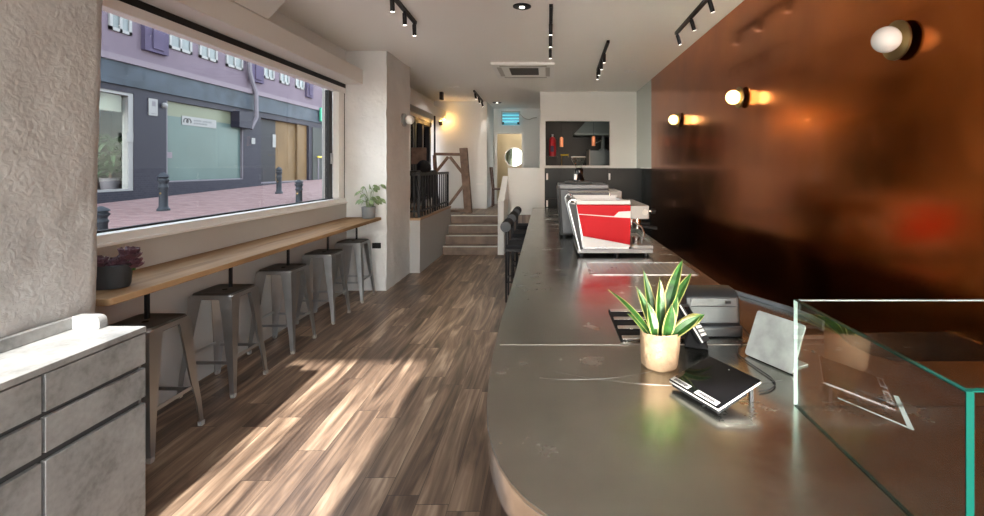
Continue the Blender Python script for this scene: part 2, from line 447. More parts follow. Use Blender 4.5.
# left wall, in pieces round the windows
struct(MB().box(-2.94, 2.2, 0, XW, YP + .04, 1.2).build('wall_left', M['shadedwall']), 'white wall under the long window')
struct(MB().box(-2.94, 2.2, 2.80, XW, YP + .04, CEIL).build('wall_left_header', M['wallpaint']), 'wall above the long window')
struct(MB().box(-2.94, 7.45, 2.80, -2.74, 11.3, CEIL).build('wall_left_end_header', M['wallpaint']), 'wall above the far side window')
struct(MB().box(-2.94, 7.45, 0, -2.74, 11.3, .9).build('wall_left_end', M['wallpaint']), 'wall under the far side window')
struct(MB().box(-3.12, YF, CEIL + .12, -2.94, 13, 8.0).build('wall_left_upper', M['pavement']), 'upper outside wall of the cafe building')
# back walls
struct(MB().box(-2.94, 11.3, .68, -1.47, 12.7, CEIL).build('wall_back_left', M['wallpaint']), 'white wall behind the timber frame')
b = MB()
b.box(-1.47, 12.7, .68, -1.42, 12.82, CEIL); b.box(-1.42, 12.7, 2.58, -.66, 12.82, CEIL); b.box(-.66, 12.7, .68, -.05, 12.82, CEIL)
struct(b.build('wall_back', M['wallpaint']), 'white end wall with the lit doorway')
b = MB()
fr = .05
b.box(-1.42, 12.66, .68, -1.42 + fr, 12.7, 2.58); b.box(-.66 - fr, 12.66, .68, -.66, 12.7, 2.58); b.box(-1.42, 12.66, 2.58, -.66, 12.7, 2.62)
struct(b.build('trim_1', M['frame_cream']), 'door casing in the end wall')
b = MB()
b.box(-2.6, 14.3, .68, .4, 14.42, CEIL); b.box(-2.6, 12.83, .68, -2.5, 14.3, CEIL); b.box(.3, 12.83, .68, .4, 14.3, CEIL)
struct(b.build('wall_beyond', M['doorwarm']), 'beige wall of the room beyond the doorway')
# kitchen wall with the pass-through opening
a0, a1 = P(545.5, 121, 9.87), P(610, 165.5, 9.87)
b = MB()
b.box(-.17, 9.87, 1.66, a0.x, 9.99, CEIL); b.box(a1.x, 9.87, 1.66, XR, 9.99, CEIL)
b.box(a0.x, 9.87, a0.z, a1.x, 9.99, CEIL); b.box(a0.x, 9.87, 1.5, a1.x, 9.99, a1.z); b.box(-.17, 9.87, .68, XR, 9.99, 1.66)
struct(b.build('wall_kitchen', M['wallpaint']), 'white kitchen wall with a pass-through opening')
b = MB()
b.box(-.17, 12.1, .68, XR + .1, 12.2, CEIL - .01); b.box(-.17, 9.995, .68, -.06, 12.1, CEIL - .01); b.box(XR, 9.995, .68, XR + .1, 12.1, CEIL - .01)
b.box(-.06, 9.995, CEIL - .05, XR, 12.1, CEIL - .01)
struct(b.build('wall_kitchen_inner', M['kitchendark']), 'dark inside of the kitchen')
struct(MB().box(-.84, 9.86, 0, -.172, 9.98, 1.66).build('wall_low', M['wallpaint']), 'low white wall beside the steps')
struct(MB().box(-.172, 9.32, 0, -.07, 9.865, 1.66).build('wall_low_end', M['wallpaint']))
# stair parapet, sloping up
b = MB(); x0, x1 = -.96, -.84
b.add([(x0, 8.97, 0), (x1, 8.97, 0), (x1, 9.98, 0), (x0, 9.98, 0), (x0, 8.97, 1.03), (x1, 8.97, 1.03), (x1, 9.98, 1.49), (x0, 9.98, 1.49)],
      [(0, 3, 2, 1), (4, 5, 6, 7), (0, 1, 5, 4), (1, 2, 6, 5), (2, 3, 7, 6), (3, 0, 4, 7)])
struct(b.build('wall_stair', M['wallpaint'], bevel=.006), 'sloping white parapet beside the steps')
# platform on the left behind the pillar
struct(MB().box(-2.74, 7.452, 0, -2.03, 9.79, .83).build('wall_platform', M['platformshade']), 'white side of the raised platform')
struct(MB().box(-2.74, 7.44, .832, -2.015, 9.79, .87).build('floor_platform', M['cap_wood'], bevel=.005), 'wood top of the raised platform')
# front wall behind the camera: tall opening on the left, shop window on the right
LZ = .554 * (4.2 - YF)
b = MB()
b.box(-2.94, YF - .15, LZ, XR + .1, YF - .002, CEIL + .12); b.box(-2.94, YF - .15, 0, -2.195, YF - .002, LZ); b.box(-1.05, YF - .15, 0, -.05, YF - .002, LZ); b.box(-.05, YF - .15, 0, XR + .1, YF - .002, .72); b.box(-.05, YF - .15, 2.40, XR + .1, YF - .002, LZ)
struct(b.build('wall_front', M['wallpaint']), 'front wall of the cafe')


def lumpy(name, path, z0, z1, amp, mat, res=.03, lean=0.0):
    """wall of uneven hand-thrown plaster standing on a plan path (list of XY, open)"""
    pts = []
    for (ax, ay), (bx, by) in zip(path[:-1], path[1:]):
        L = math.hypot(bx - ax, by - ay); n = max(1, int(L / res))
        nx, ny = (by - ay) / L, -(bx - ax) / L
        for i in range(n): pts.append((ax + (bx - ax) * i / n, ay + (by - ay) * i / n, nx, ny))
    pts.append((*path[-1], nx, ny))
    nz = int((z1 - z0) / res); vs = []; fs = []
    for j in range(nz + 1):
        z = z0 + (z1 - z0) * j / nz
        for (x, y, nx, ny) in pts:
            q = Vector((x * 7, y * 7, z * 7))
            d = noise.fractal(q, 1.0, 2.0, 3) * amp + noise.noise(q * .35) * amp * .8 - amp
            vs.append((x + nx * d + lean * (z - z0), y + ny * d, z))
    m = len(pts)
    for j in range(nz):
        for i in range(m - 1): fs.append((j * m + i, j * m + i + 1, (j + 1) * m + i + 1, (j + 1) * m + i))
    b = MB(); b.add(vs, fs); return b


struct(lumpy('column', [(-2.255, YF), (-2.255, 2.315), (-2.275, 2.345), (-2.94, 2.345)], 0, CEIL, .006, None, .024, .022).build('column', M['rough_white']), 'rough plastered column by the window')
struct(lumpy('pillar', [(-2.80, YP), (-2.185, YP), (-2.185, 7.45), (-2.8, 7.45)], 0, CEIL, .007, None, .03).build('pillar', M['pillar_smooth']), 'textured white pillar at the end of the wooden bar')

# window 1 : long picture window
w = thing('window_1', 'long picture window above the wooden bar', 'window', (-2.8, 4.3, 1.2)); w['kind'] = 'structure'; del w['category']
b = MB(); yA, yB = 2.36, YP - .005
b.box(-2.84, yA, 1.2, -2.742, yB, 1.262); b.box(-2.84, yA, 2.675, -2.742, yB, 2.745); b.box(-2.84, yB - .17, 1.262, -2.76, yB, 2.675)
b.build('frame', M['frame_cream'], w, bevel=.004)
MB().box(-2.742, yA, 1.19, -2.715, yB, 1.212).build('sill', M['frame_cream'], w, bevel=.003)
b = MB(); b.box(-2.80, yA, 2.746, -2.745, yB, 2.80); b.box(-2.875, yA, 1.258, -2.845, yB, 1.275); b.box(-2.90, yB - .27, 1.26, -2.845, yB - .172, 2.68); b.box(-2.775, yB - .012, 1.262, -2.755, yB - .002, 2.745)
b.build('black_frame', M['black'], w)
MB().box(-2.868, yA, 1.275, -2.862, yB - .27, 2.68).build('pane', M['glass'], w)
MB().box(-2.845, yB - .25, 1.72, -2.82, yB - .2, 1.86).build('latch', M['dullsteel'], w, bevel=.004)
# pelmet box and beam above it
struct(MB().box(-2.738, 2.2, 2.80, -2.51, YP - .002, 3.0).build('trim_2', M['pelmet'], bevel=.01, seg=3), 'boxed pelmet above the long window')
struct(MB().prism([(-2.738, 3.002), (-2.50, 3.002), (-2.34, 3.17), (-2.34, 3.258), (-2.738, 3.258)], 2.36, 4.2, 'y').build('trim_3', M['pelmet']), 'ceiling haunch above the pelmet')
struct(MB().box(-2.735, 7.46, 2.80, -2.45, 11.29, 3.02).build('trim_4', M['pelmet'], bevel=.01), 'boxed pelmet above the far side window')
struct(MB().box(-2.735, YP - .02, 0, -2.19, YP - .001, .0).build('baseboard_left', M['white'])) if False else None
# window 2 : folding window by the platform
w2 = thing('window_2', 'folding side window above the raised platform', 'window', (-2.8, 9.4, .9)); w2['kind'] = 'structure'; del w2['category']
b = MB()
for y in (7.5, 9.25, 10.9): b.box(-2.84, y, .9, -2.742, y + .12, 2.79)
b.box(-2.84, 7.5, 2.70, -2.742, 11.2, 2.79); b.box(-2.84, 7.5, .9, -2.742, 11.2, .96)
b.build('frame', M['frame_cream'], w2)
b = MB()
for y in (7.64, 8.55, 9.40, 9.55, 10.1, 10.72): b.box(-2.83, y, .96, -2.70, y + .10, 2.70)
b.box(-2.80, 7.62, 2.60, -2.70, 10.9, 2.70); b.box(-2.80, 7.62, .96, -2.70, 10.9, 1.06); b.tube([(-2.46, 10.2, .88), (-2.46, 10.2, 2.79)], .02, 8)
b.build('sash', M['black'], w2)
MB().box(-2.80, 7.62, .96, -2.795, 10.9, 2.62).build('pane', M['darkglass'], w2)

# ------------------------------------------------------------------ staircase
st = thing('staircase', 'four wood steps with pale nosings up to the raised floor', 'stairs', (-1.49, 8.97, 0))
for k in range(4):
    y0 = 8.97 + .26 * k; z1 = .17 * (k + 1); yb = 9.795
    MB().box(-2.012, y0, max(0.001, z1 - .17), -.962, yb, z1 - .02).build('riser', M['stepwood'], st)
    MB().box(-2.012, y0 - .015, z1 - .02, -.962, y0 + .26 if k < 3 else yb, z1).build('tread', M['stepwood'], st)
    MB().box(-2.008, y0 - .02, z1 - .016, -.966, y0 + .02, z1 + .004).build('nosing', M['nosing'], st)

# ------------------------------------------------------------------ low concrete-look cabinet, left foreground
cab = thing('sideboard', 'concrete-look sideboard against the rough column in the left foreground', 'sideboard', (-2.05, .9, 0))
XF, YE, ZT = -1.88, 2.20, .936
YB = -.3
MB().box(-2.205, YB, .05, XF - .022, YE - .017, ZT - .028).build('body', M['gapdark'], cab)
MB().box(-2.21, YB, ZT - .026, XF, YE, ZT).build('worktop', M['concrete'], cab, bevel=.002)
MB().box(-2.212, YB, ZT + .001, -2.182, YE - .02, ZT + .052).build('upstand', M['concrete'], cab, bevel=.003)
b = MB(); pr = [(-2.18, ZT + .001), (-2.055, ZT + .001)] + [(-2.085 + .03 * math.cos(a), ZT + .03 + .03 * math.sin(a)) for a in [i * PI / 14 for i in range(0, 8)]] + [(-2.18, ZT + .06)]
b.prism(pr, YE - .05, YE - .004, 'y').build('end_upstand', M['concrete'], cab, bevel=.004)
MB().box(-2.15, YB, .0, XF - .07, YE - .03, .05).build('plinth', M['blackmatte'], cab)
MB().box(-2.205, YE - .0165, .05, XF - .022, YE - .002, ZT - .03).build('end_panel', M['concrete'], cab)
cols = [(1.755, YE - .002), (.85, 1.747), (-.05, .842)]
for y0, y1 in cols:
    for z0, z1, nm in ((.764, ZT - .032, 'drawer'), (.610, .742, 'drawer'), (.055, .580, 'door')):
        MB().box(XF - .02, y0 + .004, z0, XF, y1 - .002, z1).build(nm, M['concrete'], cab, bevel=.0015)

# ------------------------------------------------------------------ wooden window bar
bar = thing('window_bar', 'long wooden window bar below the picture window', 'bar counter', (-2.5, 4.4, 1.0))
zb = 1.0; x0, x1, y0, y1 = -2.738, -2.256, 2.42, 6.362
r = .03
poly = [(x0, y0), (x1 - r, y0)] + [(x1 - r + r * math.sin(a), y0 + r - r * math.cos(a)) for a in (.3, .6, .9, 1.2, 1.5)] + [(x1, y1), (x0, y1)]
MB().prism(poly, zb - .038, zb).build('board', M['bar_wood'], bar, bevel=.004)
SY = [2.865, 3.62, 4.42, 5.22, 6.0]
for y in SY:
    MB().box(-2.452, y - .012, .756, -2.436, y + .012, zb - .04).build('support_post', M['black'], bar)

# ------------------------------------------------------------------ metal stools


def make_stool(name, label, cat, loc, leg_m, seat_m, group, H=.745):
    t = thing(name, label, cat, loc, 0, group)
    hs, hb = .154, .207
    def sq(h, r, n=5):
        out = []
        for cx, cy, a0 in ((h - r, h - r, 0), (-h + r, h - r, PI / 2), (-h + r, -h + r, PI), (h - r, -h + r, 1.5 * PI)):
            for i in range(n + 1):
                a = a0 + PI / 2 * i / n; out.append((cx + r * math.cos(a), cy + r * math.sin(a)))
        return out
    # seat pan: dished top with rolled rim and a skirt
    rings = [(sq(hs + .004, .035), H - .045), (sq(hs, .035), H - .012), (sq(hs - .006, .034), H - .002), (sq(hs - .016, .032), H), (sq(hs - .03, .03), H - .006), (sq(.04, .02), H - .009)]
    vs = []; fs = []
    for pl, z in rings: vs += [(x, y, z) for x, y in pl]
    n = len(rings[0][0])
    rv = [(x * 1.008, y * 1.008, z) for z in (H - .042, H - .013) for x, y in sq(hs + .003, .036)] + [(x * .994, y * .994, z) for z in (H - .042, H - .013) for x, y in sq(hs + .003, .036)]
    rf = []
    for k in range(n):
        k2 = (k + 1) % n
        rf += [(k, k2, n + k2, n + k), (2 * n + k, 3 * n + k, 3 * n + k2, 2 * n + k2), (k, 2 * n + k, 2 * n + k2, k2), (n + k, n + k2, 3 * n + k2, 3 * n + k)]
    b = MB(); b.add(rv, rf); b.build('seat_rim', leg_m, t, local=True)
    for i in range(len(rings) - 1):
        for k in range(n): fs.append((i * n + k, i * n + (k + 1) % n, (i + 1) * n + (k + 1) % n, (i + 1) * n + k))
    fs.append(tuple((len(rings) - 1) * n + k for k in range(n)))
    vs += [(x * .985, y * .985, H - .045) for x, y in rings[0][0]] ; o = len(rings) * n
    vs += [(x * .97, y * .97, H - .016) for x, y in rings[0][0]]
    for k in range(n):
        fs.append((k, (k + 1) % n, o + (k + 1) % n, o + k)); fs.append((o + k, o + (k + 1) % n, o + n + (k + 1) % n, o + n + k))
    fs.append(tuple(o + n + k for k in range(n)))
    b = MB(); b.add(vs, fs); b.build('seat', seat_m, t, local=True)
    b = MB()
    b.cyl((0, 0, H - .0085), (0, 0, H - .006), .018, 16); b.build('seat_hole', M['blackmatte'], t, local=True)
    for sx in (-1, 1):
        for sy in (-1, 1):
            # folded sheet leg: an outward-pointing V section that tapers to the foot
            def sec(c, wd, z, thk=.004):
                cx, cy = c * sx, c * sy
                return [(cx, cy, z), (cx - sx * wd, cy, z), (cx - sx * wd, cy - sy * thk, z), (cx - sx * wd * .45, cy - sy * wd * .45, z), (cx - sx * thk, cy - sy * wd, z), (cx, cy - sy * wd, z)]
            ss = [sec(hs + .004, .098, H - .022), sec(hs + .008, .092, H - .07), sec(hs + .014, .078, H - .18), sec(hs + (hb - hs) * .55, .054, H * .42), sec(hb - .010, .040, .17), sec(hb, .030, .012)]
            vs = [v for s_ in ss for v in s_]; fs = []
            for i in range(len(ss) - 1):
                for k in range(6): fs.append((i * 6 + k, i * 6 + (k + 1) % 6, (i + 1) * 6 + (k + 1) % 6, (i + 1) * 6 + k))
            fs.append((5, 4, 3, 2, 1, 0)); fs.append(tuple(30 + k for k in range(6)))
            b = MB(); b.add(vs, fs); lg = b.build('leg', leg_m, t, local=True)
            c = hb - .011
            MB().hexa([(c * sx + i * .013, c * sy + j * .013, 0) for i, j in ((-1, -1), (1, -1), (1, 1), (-1, 1))],
                      [(c * sx + i * .015, c * sy + j * .015, .03) for i, j in ((-1, -1), (1, -1), (1, 1), (-1, 1))]).build('foot', M['ventgrey'] if leg_m is M['gun'] else M['black'], lg, local=True)
            b = MB()
            zz = .06; cz = hb - .012 * .4
            for q in range(1): b.hexa([(cz * sx - sx * .020 + i * .004 * 1, cz * sy - sy * .020 + j * .004, .06) for i, j in ((-1, -1), (1, -1), (1, 1), (-1, 1))],
                                      [(cz * sx - sx * .026 + i * .004, cz * sy - sy * .026 + j * .004, .2) for i, j in ((-1, -1), (1, -1), (1, 1), (-1, 1))])
    for a, z in (('x', .235), ('y', .26)):
        h = hb - .012 - (hb - hs) * z / H
        for s_ in (-1, 1):
            if a == 'x': MB().box(-h, s_ * h - .003, z, h, s_ * h + .003, z + .022).build('brace', leg_m, t, local=True)
            else: MB().box(s_ * h - .003, -h, z, s_ * h + .003, h, z + .022).build('brace', leg_m, t, local=True)
    return t


sl = ['gunmetal bar stool nearest the grey sideboard, first along the wooden bar', 'gunmetal bar stool second along the wooden bar from the sideboard',
      'gunmetal bar stool in the middle of the row of five at the bar', 'gunmetal bar stool second along the bar from the white pillar', 'gunmetal bar stool closest to the white pillar, under the potted plant']
stool = make_stool('bar_stool', sl[0], 'stool', (-2.455, SY[0], 0), M['gun'], M['gun_dark'], 'metal stools along the window bar')
for y, lb in zip(SY[1:], sl[1:]): dup(stool, (-2.488, y, 0), lb)

# ------------------------------------------------------------------ plants on the bar
t = thing('succulent_planter', 'dark trough planter of purple rosette succulents on near end of the wooden bar', 'plant', (-2.46, 2.66, 1.0))
b = MB(); b.lathe((-2.50, 2.66, 1.001), [(.085, 0), (.092, .015), (.10, .125), (.106, .13), (.10, .133), (.094, .11)], 28, sx=1.35, sy=.85); b.build('trough', M['charcoal'], t)
MB().lathe((-2.50, 2.66, 1.10), [(.094, .0), (.001, .004)], 24, sx=1.35, sy=.85).build('soil', M['soil'], t)
for (cx, cy, cz, R) in ((-2.49, 2.60, 1.155, .072), (-2.44, 2.66, 1.145, .06), (-2.385, 2.68, 1.185, .075), (-2.57, 2.66, 1.15, .06), (-2.375, 2.69, 1.135, .06)):
    b = MB()
    for ring, (cnt, el, ln) in enumerate(((9, -.1, .9), (9, .35, 1.0), (8, .8, .9), (6, 1.15, .75), (4, 1.4, .55))):
        for k in range(cnt):
            a = 2 * PI * k / cnt + ring * .5 + random.random() * .4
            d = Vector((math.cos(a) * math.cos(el), math.sin(a) * math.cos(el), math.sin(el)))
            b.leaf((cx, cy, cz - .03), d, (-math.cos(a) * math.sin(el), -math.sin(a) * math.sin(el), math.cos(el)), R * ln * (.85 + .3 * random.random()), R * .75, -.9, 5, .3, lambda u: .35 + .65 * math.sin(PI * min(1, .05 + .75 * u)), th=.004)
    b.build('rosette', M['purple'], t)
    MB().tube([(cx, cy, 1.09), (cx, cy, cz - .01)], .012, 8).build('stem', M['leafgreen'], t)
t = thing('potted_plant', 'small trailing green plant in grey pot on the bar against the pillar', 'plant', (-2.37, 6.21, 1.0))
MB().lathe((-2.37, 6.21, 1.001), [(.072, 0), (.082, .01), (.09, .15), (.086, .155), (.08, .14)], 28).build('pot', M['potgrey'], t)
MB().lathe((-2.37, 6.21, 1.135), [(.081, 0), (.001, .003)], 20).build('soil', M['soil'], t)
random.seed(11)
b = MB(); bs = MB()
for k in range(25):
    a = random.random() * 2 * PI; hh = .06 + random.random() * .24; rr = .03 + random.random() * .13
    if math.sin(a) > .3 and rr > .1: rr = .1
    p1 = Vector((-2.37 + rr * math.cos(a), 6.21 + rr * math.sin(a) * .8, 1.15 + hh))
    bs.tube([(-2.37 + .02 * math.cos(a), 6.21 + .02 * math.sin(a), 1.13), (-2.37 + rr * .4 * math.cos(a), 6.21 + rr * .4 * math.sin(a) * .8, 1.15 + hh * .7), p1], .003, 5)
    b.leaf(p1, (math.cos(a), math.sin(a) * .8 - .2, -.3 - random.random() * .5), (math.cos(a) * .3, -.6, .7), .075 + random.random() * .03, .055, .4, 6, .12)
b.build('leaves', M['palegreen'], t); bs.build('stems', M['palegreen'], t)
tag(MB().box(*(P(372, 248.5, YP - .03))[:1], YP - .03, P(372, 248.5, YP - .03).z, P(380.5, 243, YP - .03).x, YP - .012, P(380.5, 243, YP - .03).z).build('power_outlet', M['black'], bevel=.003), 'black power outlet on the pillar below the bar end', 'outlet')

# ------------------------------------------------------------------ steel counter
ZC = .92
ct = thing('steel_counter', 'long stainless steel service counter with a rounded near corner', 'counter', (.4, 4.5, 0))
arc = []
for (px, py) in ((510.5, 290), (501, 320), (493, 352), (488, 385), (486.5, 405), (487.5, 428), (492, 447), (500, 466), (511, 483), (526, 499), (548, 515)):
    Y = (EYE - ZC) * F / (py - VY); arc.append(((px - VX) / F * Y, Y))
poly = [(-.285, 8.75)] + arc + [(.12, .955), (.26, .91), (.42, .885), (.6, .87), (XR - .003, .80), (XR - .003, 1.84), (1.36, 1.84), (1.31, 1.90), (1.295, 2.02), (1.33, 2.2), (1.325, 2.36), (1.28, 2.5), (1.13, 2.82), (1.115, 3.0), (1.12, 8.75)]
MB().prism(poly, ZC - .012, ZC).build('top', M['steel'], ct, bevel=.002)


def offset_in(poly, d):
    n = len(poly); out = []
    ar = sum(poly[i][0] * poly[(i + 1) % n][1] - poly[(i + 1) % n][0] * poly[i][1] for i in range(n))
    sg = 1 if ar > 0 else -1
    for i in range(n):
        p0, p1, p2 = Vector(poly[i - 1]), Vector(poly[i]), Vector(poly[(i + 1) % n])
        e1, e2 = (p1 - p0).normalized(), (p2 - p1).normalized()
        n1, n2 = Vector((-e1.y, e1.x)) * sg, Vector((-e2.y, e2.x)) * sg
        bis = (n1 + n2).normalized(); out.append(tuple(p1 + bis * d / max(.5, bis.dot(n1))))
    return out


ap = offset_in(poly, .003)
MB().prism(ap, ZC - .10, ZC - .0125).build('apron', M['chrome'], ct, bevel=.003)
base = [(.1, 8.7), (.1, 1.7), (.16, 1.5), (.3, 1.35), (1.8, 1.3), (1.8, 1.75), (1.2, 1.8), (1.05, 2.7), (1.05, 8.7)]
MB().prism(base, 0.001, ZC - .101).build('base', M['blackmatte'], ct)
b = MB()
sm = [(1.13, 2.82), (1.28, 2.5), (1.325, 2.36), (1.33, 2.25)]
for p, q in zip(sm[:-1], sm[1:]): b.bar((p[0] - .012, p[1], ZC + .012), (q[0] - .012, q[1], ZC + .012), .012, .022)
b.build('edge_lip', M['gun_dark'], ct)
b = MB(); y = (EYE - ZC) * F / (345 - VY); b.box(-.205, y, ZC + .0002, .86, y + .004, ZC + .0012); b.build('seam', M['ventgrey'], ct)
# two long shallow arcs scored in the sheet
for c, R, a0, a1 in (((.52, 2.75), 1.12, 4.25, 5.0), ((.1, 2.3), .62, 4.5, 5.3)):
    b = MB()
    ps = [(c[0] + R * math.cos(a0 + (a1 - a0) * i / 24), c[1] + R * math.sin(a0 + (a1 - a0) * i / 24), ZC + .0001) for i in range(25)]
    for p, q in zip(ps[:-1], ps[1:]): b.bar(p, q, .0016, .0005)
    b.build('score_mark', M['dullsteel'], ct)
# drip trays let into the top
t = thing('drip_tray', 'flush rectangular drip tray in the counter before the red coffee machine', 'drip tray', (.7, 3.63, ZC + .001))
ya, yb_ = (EYE - ZC) * F / (275 - VY), (EYE - ZC) * F / (262.5 - VY)
xa, xb = .30, 1.06
b = MB(); b.box(xa, ya, ZC + .0005, xb, ya + .014, ZC + .004); b.box(xa, yb_ - .014, ZC + .0005, xb, yb_, ZC + .004); b.box(xa, ya, ZC + .0005, xa + .014, yb_, ZC + .004); b.box(xb - .014, ya, ZC + .0005, xb, yb_, ZC + .004); b.build('rim', M['dullsteel'], t)
b = MB(); b.box(xa + .014, ya + .014, ZC + .0004, xb - .014, yb_ - .014, ZC + .0012); b.build('tray', M['dullsteel'], t)
b = MB()
for k in range(18):
    x = xa + .03 + (xb - xa - .06) * k / 17; b.box(x, ya + .02, ZC + .0012, x + .012, yb_ - .02, ZC + .003)
b.build('grate', M['ventgrey'], t)
t = thing('slotted_tray', 'slotted steel tray sunk in the counter behind the potted snake plant', 'drip tray', (.45, 2.2, ZC + .001))
ya, yb_ = (EYE - ZC) * F / (341 - VY), (EYE - ZC) * F / (311 - VY)
xa, xb = .325, .60
MB().box(xa, ya, ZC + .0004, xb, yb_, ZC + .0012).build('tray', M['blackmatte'], t)
b = MB()
for k in range(4):
    y = ya + (yb_ - ya - .04) * k / 3; b.box(xa, y, ZC + .0013, xb, y + .04, ZC + .012)
b.build('bar', M['chrome'], t, bevel=.003)
b = MB(); b.box(xa - .006, ya, ZC + .0004, xa, yb_, ZC + .008); b.build('rim', M['blackmatte'], t)
# white tape mark on the counter
b = MB(); zt = ZC + .0004
def onc(px, py): Y = (EYE - ZC) * F / (py - VY); return Vector(((px - VX) / F * Y, Y, zt))
b.bar(onc(838, 398), onc(914, 430), .006, .0006); b.bar(onc(896, 396), onc(911, 429), .014, .0006)
tag(b.build('tape_mark', M['potgrey']), 'thin L-shaped white tape on the counter inside the glass case', 'tape')

# ------------------------------------------------------------------ coffee machine (red)
YM = 3.99; SM = F / YM
def mz(px, py): return ((px - VX) / SM, EYE - (py - VY) / SM)


def machine(name, label, Y0, L, prof, body_m, extra=True):
    t = thing(name, label, 'coffee machine', ((prof[0][0] + prof[2][0]) / 2, Y0 + L / 2, ZC))
    return t


t = thing('coffee_machine', 'red coffee machine with white stripe and chrome frame on the steel counter', 'coffee machine', (.55, YM + .4, ZC))
LM = .78
body = [(.285, 1.0), (.70, 1.0), (.70, 1.36), (.235, 1.36)]
MB().prism([(.30, .985), (.69, .985), (.69, 1.355), (.245, 1.355)], YM + .012, YM + LM - .012, 'y').build('body', M['dullsteel'], t)
for yy, nm in ((YM, 'side_panel'), (YM + LM - .012, 'side_panel')):
    sp = MB().prism([(.297, 1.094), (.698, 1.02), (.702, 1.356), (.242, 1.36)], yy, yy + .012, 'y').build(nm, M['red'], t, bevel=.003)
    q = yy - .002 if yy == YM else yy + .0122
    b = MB(); b.prism([(.262, 1.277), (.262, 1.282), (.56, 1.262), (.60, 1.300), (.7015, 1.306), (.700, 1.247), (.55, 1.254)], q, q + .002, 'y'); b.build('white_stripe', M['whiteenamel'], sp)
    MB().prism([(.297, 1.0), (.698, 1.0), (.698, 1.019), (.297, 1.093)], yy, yy + .012, 'y').build('white_wedge', M['whiteenamel'], t)
for yy in (YM - .004, YM + LM - .012):
    MB().prism([(.178, 1.37), (.24, 1.36), (.292, 1.0), (.276, .97)], yy + .002, yy + .014, 'y').build('side_infill', M['padgrey'], t)
    b = MB(); ym_ = yy + .008
    for p, q in (((.172, 1.37), (.272, .965)), ((.172, 1.37), (.192, 1.398)), ((.192, 1.398), (.243, 1.398)), ((.238, 1.36), (.293, 1.0))): b.bar((p[0], ym_, p[1]), (q[0], ym_, q[1]), .012, .007, (0, 1, 0))
    b.build('chrome_trim', M['gun'], t, bevel=.002)
b = MB(); b.hexa([(.272, YM + .012, .965), (.292, YM + .012, .965), (.292, YM + LM - .012, .965), (.272, YM + LM - .012, .965)], [(.175, YM + .012, 1.375), (.235, YM + .012, 1.375), (.235, YM + LM - .012, 1.375), (.175, YM + LM - .012, 1.375)]); b.build('back_panel', M['gun_dark'], t, bevel=.004)
b = MB(); b.box(.245, YM + .002, 1.361, .70, YM + .03, 1.397); b.box(.245, YM + LM - .03, 1.361, .70, YM + LM - .002, 1.397); b.box(.225, YM + .03, 1.372, .25, YM + LM - .03, 1.397); b.box(.68, YM + .03, 1.361, .70, YM + LM - .03, 1.38); b.build('top_frame', M['whiteenamel'], t, bevel=.004)
MB().box(.25, YM + .03, 1.36, .68, YM + LM - .03, 1.366).build('cup_tray', M['chrome'], t)
b = MB()
rz_ = 1.43
b.tube([(.20, YM + .06, 1.385), (.20, YM + .05, rz_), (.20, YM + LM - .05, rz_), (.20, YM + LM - .06, 1.385)], .007, 8)
b.tube([(.20, YM + LM - .05, rz_), (.62, YM + LM - .05, rz_), (.62, YM + LM - .05, 1.39)], .007, 8)
b.tube([(.22, YM + .30, 1.39), (.22, YM + .30, rz_ - .004)], .006, 8)
b.build('cup_rail', M['chrome'], t)
MB().box(.702, YM + .012, 1.235, .862, YM + LM - .012, 1.352).build('head_panel', M['headgrey'], t, bevel=.008)
MB().box(.25, YM + .006, .945, .895, YM + LM - .006, .984).build('base', M['gun_dark'], t, bevel=.004)
MB().box(.705, YM + .006, .985, .895, YM + LM - .006, 1.012).build('drip_tray', M['headgrey'], t, bevel=.003)
for x in (.29, .59, .84):
    for y in (YM + .05, YM + LM - .06): MB().tube([(x, y, ZC + .001), (x, y, ZC + .03)], [.024, .018], 14).build('foot', M['black'], t)
for k, y in enumerate((YM + .24, YM + .54)):
    g = MB().tube([(.80, y, 1.236), (.80, y, 1.19), (.80, y, 1.16)], [.032, .034, .034], 18).build('group_head', M['chrome'], t)
    MB().tube([(.80, y, 1.158), (.80, y, 1.13)], [.036, .034], 18).build('portafilter', M['chrome'], g)
    MB().tube([(.83, y, 1.145), (.90, y, 1.14), (.98, y, 1.13)], [.009, .013, .014], 10).build('portafilter_handle', M['black'], g)
for y in (YM + .06, YM + LM - .08):
    MB().tube([(.73, y, 1.236), (.735, y, 1.21), (.80, y - .01, 1.17), (.825, y - .015, 1.12), (.805, y - .02, 1.03)], .008, 8).build('steam_wand', M['chrome'], t)
    k = MB().tube([(.862, y, 1.30), (.89, y, 1.30)], .010, 12).build('steam_knob', M['chrome'], t)
    MB().tube([(.89, y, 1.30), (.925, y, 1.30)], [.022, .019], 14).build('knob_grip', M['black'], k)
MB().tube([(.76, YM + .08, 1.013), (.76, YM + .08, 1.075)], [.026, .034], 18).build('milk_cup', M['chrome'], t)
MB().tube([(.825, YM + .004, 1.295), (.825, YM + .013, 1.295)], .026, 18).build('pressure_gauge', M['ventgrey'], t)

